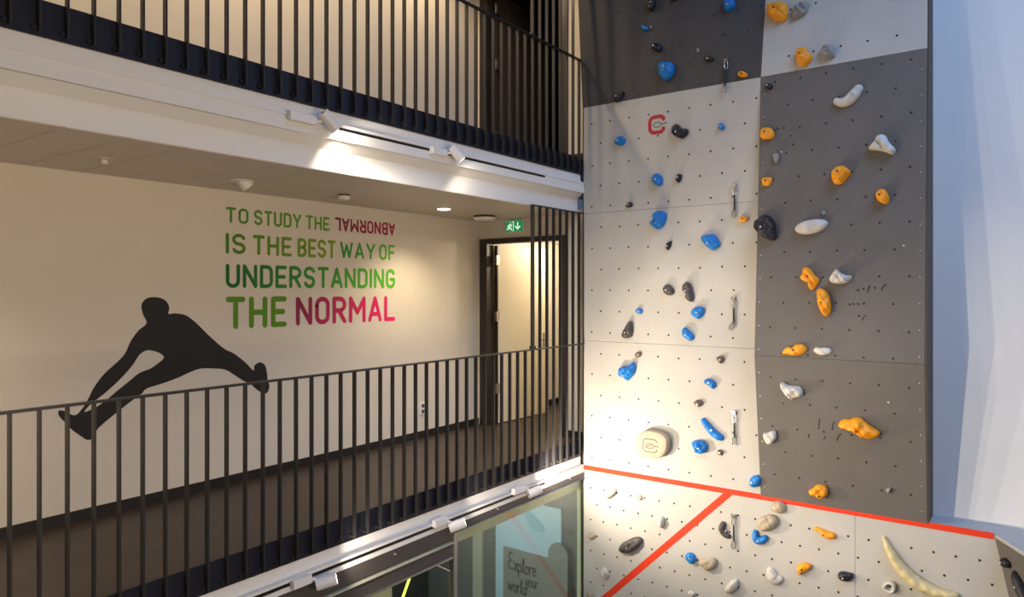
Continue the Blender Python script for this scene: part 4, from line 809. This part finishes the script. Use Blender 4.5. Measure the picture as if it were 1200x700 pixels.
('d','white',0.07,2.1204,-1.4697,[(-0.0592,0.0325),(-0.0225,0.0419),(0.0334,0.0698),(0.0641,0.0604),(0.0646,-0.0046),(0.028,-0.0616),(-0.0117,-0.0766),(-0.0422,-0.051),(-0.0563,-0.0116)],(-0.0316,0.0129),'white cup-shaped hold low on the left of the grey column'),
('d','orange',0.11,1.2995,-1.2737,[(-0.1741,0.0064),(-0.1449,0.0512),(-0.1056,0.0708),(-0.0754,0.068),(-0.0338,0.0907),(0.0203,0.089),(0.0664,0.0489),(0.1253,0.006),(0.1748,-0.021),(0.17,-0.059),(0.1232,-0.0844),(0.0761,-0.1008),(0.0161,-0.078),(-0.0443,-0.0473),(-0.0776,-0.0131),(-0.1332,-0.0242)],(-0.0094,-0.0173),'largest yellow hold,long and craggy,in the lower grey panel'),
('d','orange',0.08,1.6769,-1.9582,[(-0.0879,-0.0047),(-0.05,0.0228),(-0.0193,0.0601),(0.0397,0.0779),(0.0823,0.0532),(0.0847,-0.0101),(0.0574,-0.05),(0.006,-0.064),(-0.0376,-0.0476),(-0.0787,-0.0386)],(0.019,-0.0216),'yellow knobbly hold just above the red tape on the grey panel'),
('d','grey',0.035,1.062,-1.8401,[(-0.0263,0.0013),(0.0031,0.0215),(0.0188,0.0211),(0.009,-0.0109),(-0.0046,-0.0331)],None,'tiny grey pointed hold low on the right of the grey panel'),
]

HM = {'blue': 'blue', 'orange': 'orange', 'white': 'hwhite', 'black': 'hblack', 'grey': 'grey', 'darkgrey': 'darkgrey', 'beige': 'beige', 'brown': 'brown'}
def catmull(L, n):
    k = len(L); out = []
    for i in range(k):
        p0, p1, p2, p3 = (Vector((*L[(i+j) % k], 0)) for j in (-1, 0, 1, 2))
        for q in range(n):
            s = q/n
            v = .5*((2*p1)+(p2-p0)*s+(2*p0-5*p1+4*p2-p3)*s*s+(3*p1-p0-3*p2+p3)*s**3)
            out.append((v.x, v.y))
    # even resample
    d = [0]
    for i in range(len(out)):
        a, b = out[i], out[(i+1) % len(out)]; d.append(d[-1]+math.hypot(b[0]-a[0], b[1]-a[1]))
    res = []; N = 32; j = 0
    for i in range(N):
        s = d[-1]*i/N
        while d[j+1] < s: j += 1
        a, b = out[j % len(out)], out[(j+1) % len(out)]; f = (s-d[j])/max(1e-9, d[j+1]-d[j])
        res.append((a[0]+(b[0]-a[0])*f, a[1]+(b[1]-a[1])*f))
    return res
for idx, (kind, col, dep, Y, h, pts, bolt, label) in enumerate(HOLDS):
    m = frame(Y, h); base = m.translation
    r = random.Random(idx*7+3)
    ph = [r.uniform(0, 6.28) for _ in range(4)]
    def bump_(x, y, s): return 1+s*(math.sin(x*55+ph[0])*math.cos(y*48+ph[1])+.6*math.sin(x*95+y*70+ph[2]))
    t = thing('climbing_hold', label, 'climbing hold', (base.x, base.y, base.z), 'climbing holds')
    m0 = HM[col]
    if 'banana' in label and 'very long' in label: m0 = 'banana'
    mb = MB(); amp = .22 if any(q in label for q in ('craggy', 'jagged', 'knobbly', 'rough', 'lobed', 'notch', 'heart', 'white bell', 'pointed', 'shell')) else .12
    if kind in 'der':
        P = catmull(pts, 6); N = len(P)
        cx = sum(p[0] for p in P)/N; cy = sum(p[1] for p in P)/N
        pk = (cx, cy)
        if kind == 'e':   prof = [(1.0, 0), (1.01, .5), (1.0, .85), (.97, .96), (.92, 1.0), (.6, 1.0), (.3, 1.0)]
        elif kind == 'r': prof = [(1.0, 0), (1.0, .35), (.93, .75), (.8, 1.0), (.62, .98), (.48, .7), (.42, .3), (.36, .12), (.2, .1)]
        else:             prof = [(.96, 0), (1.0, .18), (.98, .38), (.92, .58), (.81, .76), (.66, .89), (.48, .96), (.3, .99), (.14, 1.0)]
        # size-dependent depth so a small hold does not become a spike
        for (s, z) in prof:
            for (x, y) in P:
                u = pk[0]+(x-cx)*s; v = pk[1]+(y-cy)*s
                zz = dep*z
                if kind == 'd' and z > .2: zz *= bump_(u, v, amp)
                mb.v.append(tuple(m @ Vector((u, v, zz))))
        R = len(prof)
        for j in range(R-1):
            for i in range(N):
                k = (i+1) % N; mb.f.append([j*N+i, j*N+k, (j+1)*N+k, (j+1)*N+i])
        zc = dep*prof[-1][1]
        mb.v.append(tuple(m @ Vector((pk[0], pk[1], zc*bump_(pk[0], pk[1], amp if kind == 'd' else 0)))))
        for i in range(N): mb.f.append([(R-1)*N+i, (R-1)*N+(i+1) % N, R*N])
        mb.f.append([i for i in range(N)][::-1])
        def zat(u, v):
            a = math.atan2(v-cy, u-cx); dd = math.hypot(u-cx, v-cy)
            best = min(P, key=lambda p: abs(math.atan2(math.sin(math.atan2(p[1]-cy, p[0]-cx)-a), math.cos(math.atan2(p[1]-cy, p[0]-cx)-a))))
            s = dd/max(1e-6, math.hypot(best[0]-cx, best[1]-cy))
            for q in range(len(prof)-1):
                if prof[q][0] >= s >= prof[q+1][0] and prof[q+1][1] >= prof[q][1]:
                    f = (prof[q][0]-s)/max(1e-6, prof[q][0]-prof[q+1][0]); return dep*(prof[q][1]+(prof[q+1][1]-prof[q][1])*f)*(bump_(u, v, amp) if kind == 'd' else 1)
            return dep*prof[-1][1]*(bump_(u, v, amp) if kind == 'd' else 1)
    else:
        sp = [(p[0], p[1], p[2]) for p in pts]
        fine = []
        for i in range(len(sp)-1):
            p0 = Vector(sp[max(i-1, 0)]); p1 = Vector(sp[i]); p2 = Vector(sp[i+1]); p3 = Vector(sp[min(i+2, len(sp)-1)])
            for q in range(5):
                s = q/5; fine.append(.5*((2*p1)+(p2-p0)*s+(2*p0-5*p1+4*p2-p3)*s*s+(3*p1-p0-3*p2+p3)*s**3))
        fine.append(Vector(sp[-1]))
        d0 = (fine[0]-fine[1]); d0.z = 0; d0.normalize(); d1 = (fine[-1]-fine[-2]); d1.z = 0; d1.normalize()
        r0, r1 = fine[0].z, fine[-1].z
        st = [Vector((fine[0].x+d0.x*r0*math.sin(a), fine[0].y+d0.y*r0*math.sin(a), r0*math.cos(a))) for a in (1.5, 1.2, .85, .45)]
        en = [Vector((fine[-1].x+d1.x*r1*math.sin(a), fine[-1].y+d1.y*r1*math.sin(a), r1*math.cos(a))) for a in (.45, .85, 1.2, 1.5)]
        L = st+fine+en; N = 12; rm = max(p.z for p in fine)
        for i, p in enumerate(L):
            dd = L[min(i+1, len(L)-1)]-L[max(i-1, 0)]; dd.z = 0; dd.normalize()
            nx, ny_ = -dd.y, dd.x
            for j in range(N+1):
                a = math.pi*j/N; c_ = math.cos(a)
                u = p.x+nx*p.z*c_; v = p.y+ny_*p.z*c_
                mb.v.append(tuple(m @ Vector((u, v, dep*(p.z/rm)**.8*math.sin(a)**.8*bump_(u, v, .08) if 0 < j < N else 0))))
        W = N+1
        for i in range(len(L)-1):
            for j in range(N): mb.f.append([i*W+j, i*W+j+1, (i+1)*W+j+1, (i+1)*W+j])
            mb.f.append([i*W, (i+1)*W, (i+1)*W+N, i*W+N])
        mb.f.append([j for j in range(W)]); mb.f.append([(len(L)-1)*W+j for j in range(W)][::-1])
        def zat(u, v):
            p = min(fine, key=lambda q: (q.x-u)**2+(q.y-v)**2); s = min(.9, math.hypot(p.x-u, p.y-v)/p.z)
            return dep*(p.z/rm)**.8*math.sqrt(1-s*s)*bump_(u, v, .08)
    o = mb.build('hold_body', m0, t)
    for p in o.data.polygons: p.use_smooth = True
    if bolt and kind != 'r':
        z = zat(*bolt)
        bb = MB().cyl((bolt[0], bolt[1], z-.006), (bolt[0], bolt[1], z+.0045), .0105, .009, n=8)
        bb.build('bolt_head', 'bolt' if col != 'orange' else 'hole', t, mtx=m)
    if kind == 'r':
        MB().cyl((pk[0], pk[1], dep*.1), (pk[0], pk[1], dep*.1+.008), .010, n=8).build('bolt_head', 'hole', t, mtx=m)
    if kind == 'e':
        pl = lambda u, v, q: m @ Vector((u-.085, v-.065, dep+q))
        stroke_mesh(C_strokes(.17, .14, .045), .009, pl).build('engraved_letter', 'engrave', t)
        stroke_mesh([arc(.085, .065, .045, .027, 20, 340, 14), [(.13, .07), (.19, .066)], [(.06, .06), (.10, .075)], [(.04,.05),(.05,.06)]], .008, pl).build('engraved_carabiner', 'engrave', t)
# black holds on the return wall
dv = Vector((-.8876, -.48, 0)); up = Vector((0, -.0, 1)); nr = Vector((-.48, .8876, 0)).normalized()
for (s, hh, L, ww, dep, label, sp) in ((.13, -2.29, .05, .04, .06, 'small black rounded hold on the slanting return panel, lower right', 0), (.30, -2.42, .13, .05, .07, 'long black hold on the slanting return panel cut by the right edge', 1)):
    c = Vector((X0, edgeY(hh), hh))+dv*s
    m = Matrix((-dv if False else dv, up, nr)).transposed().to_4x4(); m.translation = c
    t = thing('climbing_hold', label, 'climbing hold', tuple(c), 'climbing holds')
    mb = MB(); N = 20; prof = [(1, 0), (1, .3), (.9, .65), (.7, .9), (.4, 1), (.15, 1.02)]
    for (s_, z) in prof:
        for i in range(N):
            a = 2*math.pi*i/N; k = 1+.08*math.sin(3*a+1)
            u, v = L*s_*k*math.cos(a), ww*s_*k*math.sin(a)
            if sp: u, v = u*.85+v*.3, v-u*.7
            mb.v.append(tuple(m @ Vector((u, v, dep*z))))
    for j in range(len(prof)-1):
        for i in range(N): mb.f.append([j*N+i, j*N+(i+1) % N, (j+1)*N+(i+1) % N, (j+1)*N+i])
    mb.f.append([i for i in range(N)][::-1]); mb.f.append([(len(prof)-1)*N+i for i in range(N)])
    o = mb.build('hold_body', 'hblack', t)
    for p in o.data.polygons: p.use_smooth = True
    MB().cyl((0, 0, dep*.9), (0, 0, dep+.006), .009, n=8).build('bolt_head', 'bolt', t, mtx=m)
